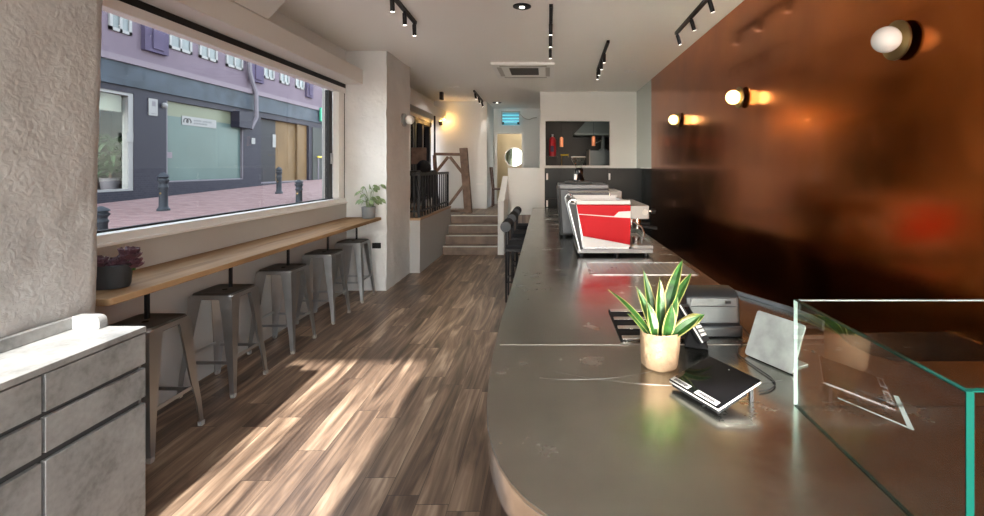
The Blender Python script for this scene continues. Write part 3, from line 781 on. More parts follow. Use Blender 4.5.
# grey machine behind it
YG = 5.06; SG = F / YG
t = thing('espresso_machine', 'dark grey espresso machine behind the red one on the steel counter', 'coffee machine', (.4, YG + .3, ZC))
MB().prism([(.145, .965), (.66, .965), (.66, 1.44), (.12, 1.44)], YG, YG + .6, 'y').build('body', M['greyenamel'], t, bevel=.008)
MB().prism([(.10, 1.45), (.12, 1.485), (.135, 1.44), (.16, .965), (.135, .95)], YG - .008, YG + .608, 'y').build('back_frame', M['black'], t, bevel=.004)
MB().box(.115, YG - .004, 1.441, .655, YG + .604, 1.492).build('lid', M['greyenamel'], t, bevel=.008)
MB().box(.13, YG + .01, .945, .74, YG + .59, .964).build('base', M['black'], t)
MB().box(.66, YG + .03, 1.27, .80, YG + .57, 1.42).build('head_panel', M['headgrey'], t, bevel=.008)
for x in (.18, .65):
    for y in (YG + .05, YG + .55): MB().tube([(x, y, ZC + .001), (x, y, .946)], .02, 12).build('foot', M['black'], t)
# grinder standing on it
gx = P(579, 170, YG + .3).x
t = thing('coffee_grinder', 'small black coffee grinder with clear hopper on top of the grey machine', 'grinder', (gx, YG + .3, 1.493))
MB().box(gx - .16, YG + .2, 1.494, gx + .14, YG + .42, 1.52).build('tray', M['black'], t, bevel=.004)
MB().lathe((gx, YG + .3, 1.521), [(.06, 0), (.06, .03), (.045, .06), (.05, .13), (.035, .15)], 18).build('body', M['blackgloss'], t)
MB().tube([(gx - .045, YG + .235, 1.535), (gx - .04, YG + .235, 1.60)], [.016, .02], 12).build('spout', M['whiteplastic'], t)
b = MB(); b.lathe((gx - .005, YG + .3, 1.672), [(.03, 0), (.055, .04), (.078, .09), (.082, .125), (.078, .125), (.05, .042), (.026, .004)], 20); b.build('hopper', M['caseglass'], t)
b = MB(); b.tube([(gx - .005 + .08 * math.cos(a), YG + .3 + .08 * math.sin(a), 1.795) for a in [i * PI / 12 for i in range(25)]], .006, 6); b.build('hopper_rim', M['ventgrey'], t)

# ------------------------------------------------------------------ snake plant in a paper pot
px_, py_ = .428, 1.80
t = thing('snake_plant', 'variegated snake plant in a brown paper pot on the steel counter', 'plant', (px_, py_, ZC))
wob = lambda a, h: .03 * math.sin(3 * a + h * 20) + .02 * math.sin(7 * a + 1)
MB().lathe((px_, py_, ZC + .001), [(.062, 0), (.068, .006), (.073, .07), (.076, .135), (.074, .138), (.070, .10)], 40, wob=wob).build('paper_pot', M['kraft'], t)
MB().lathe((px_, py_, ZC + .115), [(.070, 0), (.001, .004)], 24).build('soil', M['soil'], t)
LV = [(.025, .025, .24, .05, 1, .28, .040, .8), (-.02, .0, -.32, -.05, 1, .20, .036, .2), (-.03, -.02, -.72, .1, 1, .245, .034, .3), (-.01, .02, -.16, .1, 1, .25, .036, .1), (.0, -.005, -.02, -.1, 1, .23, .042, .05), (.02, .01, .10, .05, 1, .31, .048, .6),
      (.03, -.02, .62, -.25, .75, .17, .046, .9), (.035, .0, .8, .1, .8, .20, .040, 1.1), (-.025, -.03, -.18, -.25, 1, .15, .040, .35), (.01, -.04, .15, -.3, 1, .14, .046, .4),
      (-.045, -.01, -.5, -.1, .8, .12, .034, .4), (.03, -.035, .55, -.35, .8, .15, .042, .7), (-.005, .035, -.1, .2, 1, .18, .036, .2), (.015, -.02, .28, -.15, 1, .17, .036, .45)]
prof = lambda u: (.45 + .55 * min(1, u / .35)) * (1 - max(0, (u - .55) / .45) ** 1.7)
for dx, dy, ddx, ddy, ddz, L, W, bd in LV:
    d = Vector((ddx, ddy, ddz)).normalized(); nrm = Vector((-.8, -.7, .3)) if ddx >= .1 and L > .25 else Vector((-ddx * .6, -1, .25)) if abs(ddx) < .4 else Vector((-ddx, -.8, .7))
    bs_ = (px_ + dx, py_ + dy, ZC + .112)
    b = MB(); b.leaf(bs_, d, nrm, L, W, bd, 10, .22, prof, 1.0, 0, .35); lf = b.build('leaf', M['leafyellow'], t)
    b = MB(); b.leaf(bs_, d, nrm, L, W, bd, 10, .235, prof, .78, .0012, .35); b.build('leaf_blade', M['leafgreen'], lf)

# ------------------------------------------------------------------ card reader tablet on the counter
A = Vector((.416, 1.616, ZC + .028)); B_ = Vector((.515, 1.423, ZC + .028))
u = (B_ - A).normalized(); vh = Vector((-u.y, u.x, 0))
if vh.x < 0: vh = -vh
v = (vh * .19 + Vector((0, 0, .045))).normalized(); nrm = u.cross(v)
if nrm.z < 0: nrm = -nrm
cen = (A + B_) / 2 + v * .098
t = thing('payment_tablet', 'flat black payment screen with two white stickers tilted on the counter', 'tablet', (cen.x, cen.y, ZC))
MB().obox(cen, u, v, nrm, .217, .196, .007).build('screen', M['blackgloss'], t, bevel=.003)
MB().obox(cen - nrm * .0065, u, v, nrm, .2165, .1955, .0055).build('rim', M['nosing'], t, bevel=.0015)
b = MB(); b.obox(cen - nrm * .0165 - v * .03, u, v, nrm, .205, .13, .014); b.build('case', M['blackmatte'], t, bevel=.003)
b = MB(); b.bar(cen + v * .075 + u * .085 - nrm * .012, Vector((*(cen + v * .08 + u * .085).xy, ZC + .001)), .012, .012, (1, 0, 0)); b.bar(cen + v * .075 - u * .085 - nrm * .012, Vector((*(cen + v * .08 - u * .085).xy, ZC + .001)), .012, .012, (1, 0, 0)); b.build('stand', M['black'], t)
for s0, s1 in ((-.104, -.022), (.006, .098)):
    cc = cen - v * .085 + u * (s0 + s1) / 2 + nrm * .0040
    lb = MB().obox(cc, u, v, nrm, s1 - s0, .02, .0008).build('sticker', M['label'], t)
    b = MB(); random.seed(3)
    q = s0 + .012
    while q < s1 - .014:
        wd = .0034 + random.random() * .0024
        b.obox(cen - v * (.085 - (random.random() - .5) * .002) + u * (q + wd / 2) + nrm * .0047, u, v, nrm, wd, .009 + random.random() * .003, .0006); q += wd + .0018
    b.build('lettering', M['ink'], lb)
b = MB(); b.obox(cen + v * .075 - u * .0 + nrm * .0037, u, v, nrm, .004, .003, .0004); b.build('camera_dot', M['whiteplastic'], t)

# ------------------------------------------------------------------ receipt printer
t = thing('receipt_printer', 'dark grey receipt printer behind the snake plant', 'printer', (.74, 2.2, ZC))
y0 = 2.12
pr = [(y0 - .03, ZC + .001), (y0 + .17, ZC + .001), (y0 + .17, 1.085), (y0 + .13, 1.115), (y0 + .05, 1.112), (y0 + .012, 1.09), (y0, .975), (y0 - .03, .965)]
MB().prism(pr, .625, .868, 'x').build('housing', M['plasticgrey'], t, bevel=.008, seg=3)
b = MB(); b.hexa([(.645, y0 - .004, .978), (.853, y0 - .004, .978), (.853, y0 + .004, .978), (.645, y0 + .004, .978)], [(.645, y0 + .003, 1.05), (.853, y0 + .003, 1.05), (.853, y0 + .012, 1.05), (.645, y0 + .012, 1.05)]); b.build('front_panel', M['plasticgrey2'], t, bevel=.002)
b = MB(); b.hexa([(.645, y0 + .0035, 1.054), (.853, y0 + .0035, 1.054), (.853, y0 + .012, 1.054), (.645, y0 + .012, 1.054)], [(.65, y0 + .007, 1.084), (.85, y0 + .007, 1.084), (.85, y0 + .018, 1.084), (.65, y0 + .018, 1.084)]); b.build('lid_strip', M['plasticgrey2'], t)
MB().box(.80, y0 - .001, 1.062, .825, y0 + .005, 1.074).build('badge', M['black'], t)
MB().box(.63, y0 - .028, .966, .863, y0 - .006, .969).build('paper_shelf', M['plasticgrey2'], t)
# card terminal leaning by the printer
c0, c1 = Vector((.592, 2.03, 1.08)), Vector((.655, 1.955, .963))
d = (c1 - c0).normalized(); nn = Vector((.62, -.35, .55)); nn = (nn - d * nn.dot(d)).normalized(); sd = d.cross(nn)
t = thing('card_terminal', 'slanted black card keypad between the snake plant and the printer', 'card terminal', (.63, 1.97, ZC))
cm = (c0 + c1) / 2
MB().obox(cm - nn * .012, d, sd, nn, .172, .075, .024).build('body', M['blackmatte'], t, bevel=.006)
MB().obox(cm + nn * .0015, d, sd, nn, .168, .070, .003).build('face', M['plasticgrey2'], t)
b = MB()
b.obox(cm - sd * .0 + sd * .038 - nn * .004, d, sd, nn, .17, .004, .006); b.build('silver_edge', M['whiteplastic'], t)
for k in range(4):
    for j in range(3): MB().obox(cm + d * (.005 + .017 * k) + sd * (-.02 + .02 * j) + nn * .0045, d, sd, nn, .011, .014, .004).build('key', M['whiteplastic'], t)
MB().obox(cm - d * .045 + nn * .0035, d, sd, nn, .05, .055, .002).build('screen', M['blackgloss'], t)
b = MB(); b.hexa([(.575, 1.98, ZC + .002), (.665, 1.94, ZC + .002), (.685, 2.02, ZC + .002), (.595, 2.06, ZC + .002)], [(.60, 1.995, 1.0), (.625, 1.985, 1.0), (.635, 2.01, 1.0), (.61, 2.02, 1.0)]); b.build('stand', M['blackmatte'], t, bevel=.004)

# ------------------------------------------------------------------ leaning silver tablet on its stand
BL, BR = Vector((.796, 1.90, ZC + .004)), Vector((.890, 1.712, ZC + .004))
u = (BR - BL).normalized(); hn = Vector((-u.y, u.x, 0)); hn = hn if hn.x > 0 else -hn
v = (hn * .077 + Vector((0, 0, .166))).normalized(); nn = u.cross(v); nn = nn if nn.x < 0 else -nn
cen = (BL + BR) / 2 + v * .092
t = thing('tablet_stand', 'smudged silver tablet leaning on a stand beside the glass case', 'tablet', (cen.x, cen.y, ZC))
W2, H2 = (BR - BL).length, .183
pl = []
for cx, cy, a0 in ((W2 / 2 - .012, H2 / 2 - .012, 0), (-W2 / 2 + .012, H2 / 2 - .012, PI / 2), (-W2 / 2 + .012, -H2 / 2 + .012, PI), (W2 / 2 - .012, -H2 / 2 + .012, 1.5 * PI)):
    for i in range(5): a = a0 + PI / 8 * i; pl.append((cx + .012 * math.cos(a), cy + .012 * math.sin(a)))
n = len(pl); vs = [cen + u * x + v * y + nn * .004 for x, y in pl] + [cen + u * x + v * y - nn * .004 for x, y in pl]
b = MB(); b.add(vs, [tuple(range(n)), tuple(range(2 * n - 1, n - 1, -1))] + [(i, n + i, n + (i + 1) % n, (i + 1) % n) for i in range(n)]); b.build('plate', M['silver'], t)
b = MB(); b.obox(cen - nn * .010, u, v, nn, W2 * .94, H2 * .94, .010); b.build('back_case', M['black'], t, bevel=.002)
f0 = (BL + BR) / 2 + hn * .085 + Vector((0, 0, 0)); b = MB(); b.obox(Vector((f0.x, f0.y, ZC + .004)) , u, hn, (0, 0, 1), .15, .10, .006); b.build('foot_plate', M['silver'], t, bevel=.002)
b = MB(); b.bar(Vector((f0.x, f0.y, ZC + .008)) + hn * .03, cen - nn * .016 + v * .02, .07, .006, hn); b.build('strut', M['silver'], t)
# cable
b = MB()
cp = [P(736, 326, 2.15), None]
pts = [Vector((.886, 2.26, ZC + .03)), Vector((.905, 2.24, ZC + .015)), Vector((.912, 2.19, ZC + .008))] + [onc(px, py) + Vector((0, 0, .0046)) for px, py in ((751, 341), (740, 347), (738, 355), (748, 363), (761, 372), (771, 379), (775, 386), (769, 391), (759, 393))]
from mathutils import geometry
def smooth(pts, k=5):
    out = []
    for i in range(len(pts) - 1):
        p0, p1, p2, p3 = pts[max(0, i - 1)], pts[i], pts[i + 1], pts[min(len(pts) - 1, i + 2)]
        for j in range(k):
            s_ = j / k
            out.append(.5 * ((2 * p1) + (p2 - p0) * s_ + (2 * p0 - 5 * p1 + 4 * p2 - p3) * s_ ** 2 + (3 * p1 - p0 - 3 * p2 + p3) * s_ ** 3))
    return out + [pts[-1]]
tag(b.tube(smooth(pts), .0021, 6).build('loose_cable', M['black']), 'black cord looping over the counter between printer and silver tablet', 'cord')

# ------------------------------------------------------------------ glass case
t = thing('glass_case', 'open-topped glass case with green edges on the near counter', 'glass case', (1.3, 1.2, ZC))
GX, GY0, GY1, GZ = .785, .885, 1.50, 1.255
th = .012
def pane(x0, y0, x1, y1, edges):
    p = MB().box(x0, y0, ZC + .002, x1, y1, GZ).build('glass_pane', M['caseglass'], t, smooth=False)
    for e, m in edges: MB().box(*e).build('polished_edge', M[m], p)
e = .0006
pane(GX, GY0, GX + th, GY1, [((GX, GY0, GZ + e, GX + th, GY1, GZ + .003), 'greenedge'), ((GX, GY1 + e, ZC + .002, GX + th, GY1 + .0025, GZ), 'paleedge'), ((GX, GY0 - .003, ZC + .002, GX + th, GY0 - e, GZ + .003), 'greenedge'), ((GX + .001, GY0, ZC + .0008, GX + th - .001, GY1, ZC + .002), 'greenedge')])
pane(GX + th + .002, GY1 - th, XR - .004, GY1, [((GX + th + .002, GY1 - th, GZ + e, XR - .004, GY1, GZ + .003), 'paleedge')])
pane(GX + th + .002, GY0, XR - .004, GY0 + th, [((GX + th + .002, GY0, GZ + e, XR - .004, GY0 + th, GZ + .003), 'greenedge'), ((GX + th + .002, GY0 - .0005, ZC + .003, GX + th + .0055, GY0 + th, GZ), 'greenedge')])

# ------------------------------------------------------------------ black counter stools
def counter_stool(label, y):
    t = thing('counter_stool', label, 'stool', (-.36, y, 0), 0, 'black stools along the steel counter')
    b = MB(); b.tube([(-.16, -.21, .94), (-.16, .21, .94)], .068, 20); b.build('backrest', M['blackmatte'], t, local=True, bevel=.006)
    for s_ in (-1, 1): MB().cyl((-.16, s_ * .214 - .003, .94), (-.16, s_ * .214 + .003, .94), .064, 20).build('end_cap', M['padgrey'], t, local=True)
    MB().box(-.15, -.19, .66, .2, .19, .72).build('seat', M['blackmatte'], t, local=True, bevel=.015, seg=3)
    b = MB(); b.box(-.165, -.18, .63, .19, -.155, .66); b.box(-.165, .155, .63, .19, .18, .66); b.build('seat_frame', M['black'], t, local=True)
    for s_ in (-1, 1):
        MB().tube([(-.16, s_ * .165, 0.0), (-.16, s_ * .165, .895)], .013, 10).build('leg', M['black'], t, local=True)
        MB().tube([(.18, s_ * .165, 0.0), (.18, s_ * .165, .635)], .013, 10).build('leg', M['black'], t, local=True)
        MB().tube([(-.16, s_ * .165, .25), (.18, s_ * .165, .25)], .009, 8).build('stretcher', M['black'], t, local=True)
    MB().tube([(-.16, -.165, .25), (-.16, .165, .25)], .009, 8).build('footrest', M['black'], t, local=True)
    return t
cs = counter_stool('black stool with roll backrest nearest along the steel counter', 6.0)
dup(cs, (-.36, 6.95, 0), 'middle black roll-back stool of the three at the steel counter')
dup(cs, (-.36, 7.85, 0), 'black roll-back stool at the far end of the steel counter')

# ------------------------------------------------------------------ dark fridge cabinets below the kitchen wall
t = thing('dark_cabinet', 'run of dark glossy cabinets with small pale handles below the kitchen opening', 'cabinet', (.9, 9.6, 0))
MB().box(-.065, 9.345, 0.001, XR - .003, 9.862, 1.655).build('body', M['darkcab'], t)
xs = [-.06, 1.175, 1.80]
for i in range(2):
    for z0, z1 in ((.08, 1.05), (1.06, 1.645)):
        dr = MB().box(xs[i] + .004, 9.322, z0, xs[i + 1] - .004, 9.343, z1).build('door', M['darkcab'], t, bevel=.003)
        zh = z1 - .22 if z0 > 1 else z1 - .16
        MB().box(xs[i] + .025, 9.305, zh, xs[i] + .06, 9.321, zh + .13).build('handle', M['whiteplastic'], dr, bevel=.004)

# bottle on the low wall
bx = P(540.5, 163, 9.92).x
t = thing('bottle', 'small clear bottle standing on the low white wall', 'bottle', (bx, 9.92, 1.66))
MB().lathe((bx, 9.92, 1.661), [(.03, 0), (.034, .01), (.034, .11), (.014, .15), (.013, .18)], 16).build('glass_body', M['paleglass'], t)
MB().lathe((bx, 9.92, 1.842), [(.015, 0), (.015, .02)], 12).build('cap', M['whiteplastic'], t)

# ------------------------------------------------------------------ kitchen beyond the opening
ex = P(552.5, 145, 10.25)
t = thing('fire_extinguisher', 'red fire extinguisher on the left inside the kitchen opening', 'fire extinguisher', (ex.x, 10.25, ex.z - .35))
MB().box(-.055, 10.2, ex.z - .26, ex.x + .12, 10.3, ex.z - .25).build('shelf', M['kitchendark'], t)
MB().lathe((ex.x, 10.25, ex.z - .248), [(.07, 0), (.078, .01), (.078, .34), (.06, .40), (.02, .43)], 20).build('cylinder_body', M['extred'], t)
MB().lathe((ex.x, 10.25, ex.z + .183), [(.022, 0), (.022, .05)], 12).build('valve', M['dullsteel'], t)
MB().box(ex.x - .03, 10.18, ex.z + .235, ex.x + .03, 10.30, ex.z + .25).build('handle', M['black'], t)
MB().tube([(ex.x + .02, 10.25, ex.z + .20), (ex.x + .09, 10.23, ex.z + .1), (ex.x + .088, 10.22, ex.z - .12)], .01, 8).build('hose', M['black'], t)
MB().box(ex.x - .045, 10.168, ex.z - .15, ex.x + .03, 10.1715, ex.z - .02).build('label_plate', M['lilacdark'], t)
for i, (px, py) in enumerate(((561.5, 142), (593.5, 141))):
    p = P(px, py, 10.6)
    t = thing('pendant_lamp', ['slim copper pendant beside the fire extinguisher in the kitchen', 'slim copper pendant below the steel hood in the kitchen'][i], 'lamp', (p.x, 10.6, CEIL - .05), 0, 'copper pendants in the kitchen')
    MB().lathe((p.x, 10.6, p.z - .11), [(.04, 0), (.04, .2), (.012, .225)], 18).build('shade', M['lampcopper'], t)
    MB().tube([(p.x, 10.6, p.z + .11), (p.x, 10.6, CEIL - .05)], .004, 6).build('cord', M['black'], t)
h0, h1 = P(575, 133, 11.2), P(609, 133, 11.2)
t = thing('extractor_hood', 'sloping steel extractor hood in the dark kitchen', 'hood', (1.2, 11.5, h0.z))
b = MB(); b.hexa([(h0.x, 11.2, h0.z), (1.78, 11.2, h0.z), (1.78, 12.0, h0.z), (h0.x, 12.0, h0.z)], [(h0.x + .28, 11.35, h0.z + .3), (1.6, 11.35, h0.z + .3), (1.6, 12.0, h0.z + .3), (h0.x + .28, 12.0, h0.z + .3)]); b.build('canopy', M['hood'], t)
MB().box(h0.x - .01, 11.19, h0.z - .05, 1.79, 12.0, h0.z - .002).build('rim', M['hood'], t)
MB().box(h0.x + .5, 11.5, h0.z + .3, h0.x + .9, 11.95, CEIL - .06).build('duct', M['hood'], t)
k0, k1 = P(590, 150.5, 11.0), P(612, 168, 11.0)
t = thing('steel_worktable', 'blue-grey steel kitchen bench seen through the opening', 'bench', (1.4, 11.3, .68))
MB().box(k0.x, 11.0, .72, 1.8, 11.8, k0.z).build('body', M['hood'], t)
MB().box(k0.x - .02, 10.98, .72, k0.x, 11.8, k0.z + .02).build('side_rail', M['ventgrey'], t)
MB().box(k0.x, 11.0, .681, 1.8, 11.8, .719).build('base', M['black'], t)
p = P(603, 147, 11.3)
t = thing('mixer', 'steel mixing machine standing on the blue-grey kitchen bench', 'mixer', (p.x, 11.3, k0.z))
MB().lathe((p.x, 11.3, k0.z + .001), [(.10, 0), (.10, .03), (.05, .06), (.045, .3), (.03, .36)], 16).build('column', M['hood'], t)
MB().tube([(p.x, 11.3, k0.z + .27), (p.x - .25, 11.28, k0.z + .16)], [.03, .02], 10).build('arm', M['chrome'], t)
p = P(563, 155, 10.4)
t = thing('brass_tap', 'small brass tap inside the kitchen opening', 'tap', (p.x, 10.4, .68))
MB().tube([(p.x - .03, 10.4, .681), (p.x - .03, 10.4, p.z)], .012, 8).build('pipe', M['brass'], t)
MB().tube([(p.x - .05, 10.4, p.z), (p.x + .12, 10.38, p.z)], .016, 10).build('spout', M['yellow'], t)
MB().tube([(p.x + .12, 10.38, p.z - .05), (p.x + .12, 10.38, p.z + .03)], .012, 8).build('lever', M['brass'], t)

# ------------------------------------------------------------------ corridor things
i0, i1 = P(502.5, 112.5, 12.6), P(519, 124, 12.6)
t = thing('wall_mounted_insect_lamp', 'cyan-lit insect lamp high on the end wall above the doorway', 'lamp', ((i0.x + i1.x) / 2, 12.6, i1.z))
MB().box(i0.x - .02, 12.63, i1.z - .02, i1.x + .02, 12.695, i0.z + .02).build('back_plate', M['uvback'], t)
b = MB(); b.box(i0.x - .03, 12.56, i0.z, i1.x + .03, 12.63, i0.z + .035); b.box(i0.x - .03, 12.56, i1.z, i0.x, 12.63, i0.z); b.box(i1.x, 12.56, i1.z, i1.x + .03, 12.63, i0.z); b.build('housing', M['ventgrey'], t)
for k in range(3):
    z = i1.z + (i0.z - i1.z) * (.2 + .28 * k); MB().tube([(i0.x, 12.6, z), (i1.x, 12.6, z)], .02 if k else .03, 8).build('tube', M['uvtube'], t)
b = MB(); b.box(i0.x - .01, 12.55, i1.z - .015, i0.x + .045, 12.6, i1.z + .05); b.box(i1.x - .045, 12.55, i1.z - .015, i1.x + .01, 12.6, i1.z + .05); b.build('bracket', M['black'], t)
b = MB(); pts = [P(520, 114, 12.68), P(524, 118, 12.68), P(529, 119.5, 12.68), P(533, 118, 12.68), P(537, 117.5, 12.68)]
tag(b.tube(smooth(pts), .012, 6).build('lamp_cable', M['ventgrey']), 'short grey cable on the end wall right of the insect lamp', 'cable')
mc = P(514, 157, 14.1)
t = thing('round_mirror', 'round mirror in the room beyond the lit doorway', 'mirror', (mc.x, 14.25, mc.z))
MB().lathe((mc.x, 14.29, mc.z), [(.30, 0), (.30, -.03)], 36, 'y').build('frame', M['dullsteel'], t)
mo = MB().lathe((mc.x, 14.26, mc.z), [(.275, -.001), (.275, -.006)], 36, 'y').build('mirror_glass', M['mirror'], t)
# wooden chair at the head of the steps
def wooden_chair(label, x, y, z, rz):
    t = thing('wooden_chair', label, 'chair', (x, y, z), rz)
    MB().box(-.2, -.2, .43, .2, .2, .46).build('seat', M['dark_wood'], t, local=True, bevel=.006)
    for sx in (-1, 1):
        MB().tube([(sx * .175, -.175, 0), (sx * .17, -.17, .43)], .02, 8).build('leg', M['dark_wood'], t, local=True)
        MB().tube([(sx * .175, .185, 0), (sx * .175, .18, .46), (sx * .18, .23, 1.0)], .02, 8).build('leg', M['dark_wood'], t, local=True)
    for k in range(4): MB().box(-.18, .185 + .012 * k, .56 + .12 * k, .18, .205 + .012 * k, .62 + .12 * k).build('back_slat', M['dark_wood'], t, local=True)
    return t
wooden_chair('dark wooden ladder-back chair at the head of the steps', -1.21, 11.9, .68, PI * .5)
# timber frame
t = thing('timber_frame', 'rustic timber frame with diagonal braces at the top of the steps', 'timber frame', (-1.9, 10.2, .68))
YT = 10.2
def T(px, py): return P(px, py, YT)
a, c = T(463.5, 148), Vector((T(468.5, 212).x, YT, .682))
MB().bar(a, c, .16, .13, (0, 1, 0)).build('post', M['timber'], t, bevel=.008)
MB().bar(T(434, 154), T(461, 154.5), .06, .09, (0, 1, 0)).build('top_beam', M['timber'], t, bevel=.005)
for p, q in (((450, 157), (465, 176)), ((448, 157), (436, 172)), ((465.5, 183), (449, 205))):
    MB().bar(T(*p), T(*q), .055, .07, (0, 1, 0)).build('brace', M['timber'], t, bevel=.005)
MB().bar(Vector((-2.40, YT, .682)), T(434.5, 155), .07, .07, (0, 1, 0)).build('post', M['timber'], t, bevel=.005)
b = MB(); b.box(-2.36, YT - .03, .70, T(466, 200).x, YT + .03, .75); b.build('bottom_rail', M['timber'], t)
# platform railing
t = thing('platform_railing', 'black metal railing along the edge of the raised platform', 'railing', (-2.1, 8.5, .871))
zr = 1.585
b = MB(); b.box(-2.68, 7.53, zr - .045, -2.05, 7.57, zr); b.box(-2.09, 7.57, zr - .045, -2.05, 9.72, zr); b.build('top_rail', M['black'], t)
b = MB(); b.box(-2.68, 7.54, .95, -2.05, 7.56, .98); b.box(-2.08, 7.57, .95, -2.06, 9.72, .98); b.build('bottom_rail', M['black'], t)
for x in (-2.66, -2.52, -2.38, -2.25, -2.15, -2.07):
    w_ = .02 if x == -2.07 else .012
    MB().box(x - w_, 7.55 - w_, .871, x + w_, 7.55 + w_, zr - .046).build('baluster', M['black'], t)
for k in range(1, 13):
    y = 7.55 + 2.15 * k / 12; w_ = .018 if k % 6 == 0 else .011
    MB().box(-2.07 - w_, y - w_, .871, -2.07 + w_, y + w_, zr - .046).build('baluster', M['black'], t)
bs = make_stool('metal_stool', 'black metal stool on the raised platform just behind the railing corner', 'stool', (-2.42, 8.25, .871), M['black'], M['black'], 'black stools on the raised platform')
dup(bs, (-2.40, 9.3, .871), 'black metal stool on the raised platform beside the wooden-backed chair')
t = thing('high_chair', 'dark high chair with a wooden back on the platform by the side window', 'chair', (-2.44, 8.8, .871))
MB().box(-.18, -.18, .66, .18, .18, .72).build('seat', M['blackmatte'], t, local=True, bevel=.015)
for sx in (-1, 1):
    for sy in (-1, 1): MB().tube([(sx * .19, sy * .19, 0), (sx * .15, sy * .15, .66)], .014, 8).build('leg', M['black'], t, local=True)
MB().box(-.17, .15, .86, .12, .18, 1.18).build('backrest', M['timber'], t, local=True, bevel=.01)
for sx in (-1, 1): MB().tube([(sx * .12 - .02, .165, .70), (sx * .12 - .02, .165, .87)], .012, 8).build('back_post', M['black'], t, local=True)
b = MB(); b.lathe((.12, -.05, .721), [(.10, 0), (.13, .05), (.12, .14), (.07, .2), (.02, .22)], 16, wob=lambda a, h: .12 * math.sin(3 * a)); o = b.build('bag', M['blackmatte'])
o.location = (-2.44, 8.8, .871); tag(o, 'lumpy black bag on the seat of the dark high chair', 'bag')
sw = P(480, 184, 11.28)
tag(MB().box(sw.x - .09, 11.275, sw.z - .02, sw.x + .09, 11.298, sw.z + .02).build('switch_plate', M['whiteplastic']), 'white switch plate on the wall right of the timber frame', 'switch')

# ------------------------------------------------------------------ lights on walls and ceiling
def sconce(label, Y, lit, wall='r'):
    z = 2.345
    t = thing('wall_sconce', label, 'lamp', (XR, Y, z), 0, 'globe sconces on the copper wall')
    m = M['globe_on'] if lit else M['globe_off']
    MB().lathe((XR - .002, Y, z), [(.03, 0), (.03, -.022)], 20, 'x').build('mount', M['black'], t)
    MB().lathe((XR - .025, Y, z), [(.103, 0), (.103, -.012), (.098, -.016), (.03, -.02)], 36, 'x').build('disc', M['brass'], t)
    MB().sphere((XR - .105 + .012, Y - .015, z), .068, 28, 16).build('globe', m, t)
    MB().lathe((XR - .036, Y, z), [(.03, 0), (.03, -.012)], 20, 'x').build('socket', M['brass'], t)
    return t
sconce('unlit white globe sconce with brass disc nearest the glass case', 2.47, False)
sconce('lit globe sconce in the middle of the copper wall', 4.5, True)
sconce('lit globe sconce farthest along the copper wall, above the dark cabinets', 6.63, True)
# sconce on the pillar
t = thing('pillar_sconce', 'small unlit globe sconce on the side of the white pillar', 'lamp', (-2.18, 7.2, 2.40))
yy, zz = 7.1, P(402, 120, 7.1).z
MB().lathe((-2.175, yy, zz), [(.10, -.02), (.10, .014)], 28, 'x').build('disc', M['dullsteel'], t)
MB().sphere((-2.09, yy, zz), .07, 24, 14).build('globe', M['globe_off'], t)
# corner lamp with warm glow
cl = P(446, 121, 11.2)
t = thing('corner_lamp', 'small warm wall lamp in the corner above the timber frame', 'lamp', (cl.x - .14, 11.2, cl.z))
MB().lathe((cl.x - .14, 11.298, cl.z - .06), [(.04, 0), (.04, -.02)], 16, 'y').build('mount', M['black'], t)
MB().lathe((cl.x - .14, 11.23, cl.z - .1), [(.03, 0), (.045, .06), (.047, .09)], 16).build('shade', M['black'], t)
MB().sphere((cl.x - .14, 11.23, cl.z + .01), .025, 12, 8).build('bulb', M['globe_on'], t)

def add_light(kind, name, loc, energy, col=(1, 1, 1), size=.05, rot=None, spot=None):
    l = bpy.data.lights.new(name, kind); l.energy = energy; l.color = col
    if kind in ('POINT', 'SPOT'): l.shadow_soft_size = size
    if kind == 'SPOT': l.spot_size = spot or 1.2; l.spot_blend = .6
    o = bpy.data.objects.new(name, l); C.objects.link(o); o.location = loc
    if rot: o.rotation_euler = rot
    return o

def track(label, x0, y0, x1, y1, spots, tilt=0, lit=True, drop=.115, energy=16):
    t = thing('track_light', label, 'track light', ((x0 + x1) / 2, (y0 + y1) / 2, CEIL), 0, 'black track lights on the ceiling')
    MB().bar((x0, y0, CEIL - .017), (x1, y1, CEIL - .017), .036, .032).build('rail', M['black'], t)
    for k in spots:
        x, y = x0 + (x1 - x0) * k, y0 + (y1 - y0) * k
        top = Vector((x, y, CEIL - .034)); d = Vector((tilt, .12, -1)).normalized()
        h = MB().tube([top, top + Vector((0, 0, -.015))], .014, 10).build('adapter', M['black'], t)
        a = top + Vector((0, 0, -.015))
        s_ = MB().tube([a, a + d * drop], .021, 14).build('spot_head', M['black'], t)
        MB().tube([a + d * drop, a + d * (drop + .003)], .017, 12).build('lens', M['spotlit'] if lit else M['dullsteel'], s_)
        if lit:
            q = d.to_track_quat('-Z', 'Y').to_euler()
            add_light('SPOT', 'spot_lamp', a + d * (drop + .012), energy, (1, .95, .89), .02, q, 1.3)
    return t
track('black track light in line with the middle of the ceiling', .03, 4.55, .03, 6.15, (.3, .62, .98), energy=16)
track('short black track light with four spots above the coffee machines', .75, 5.85, .80, 7.6, (.3, .55, .8, .99), energy=16)
track('black track light close to the copper wall', 1.47, 3.8, 1.50, 5.5, (.3, .64, .97), .35, energy=16)
track('black track light above the stools, nearest the long window', -1.40, 3.6, -1.44, 5.1, (.45, .72, .97), energy=16)
track('far black track light above the steps', -1.52, 9.65, -1.56, 11.2, (.1, .5, .9), .2, energy=7)
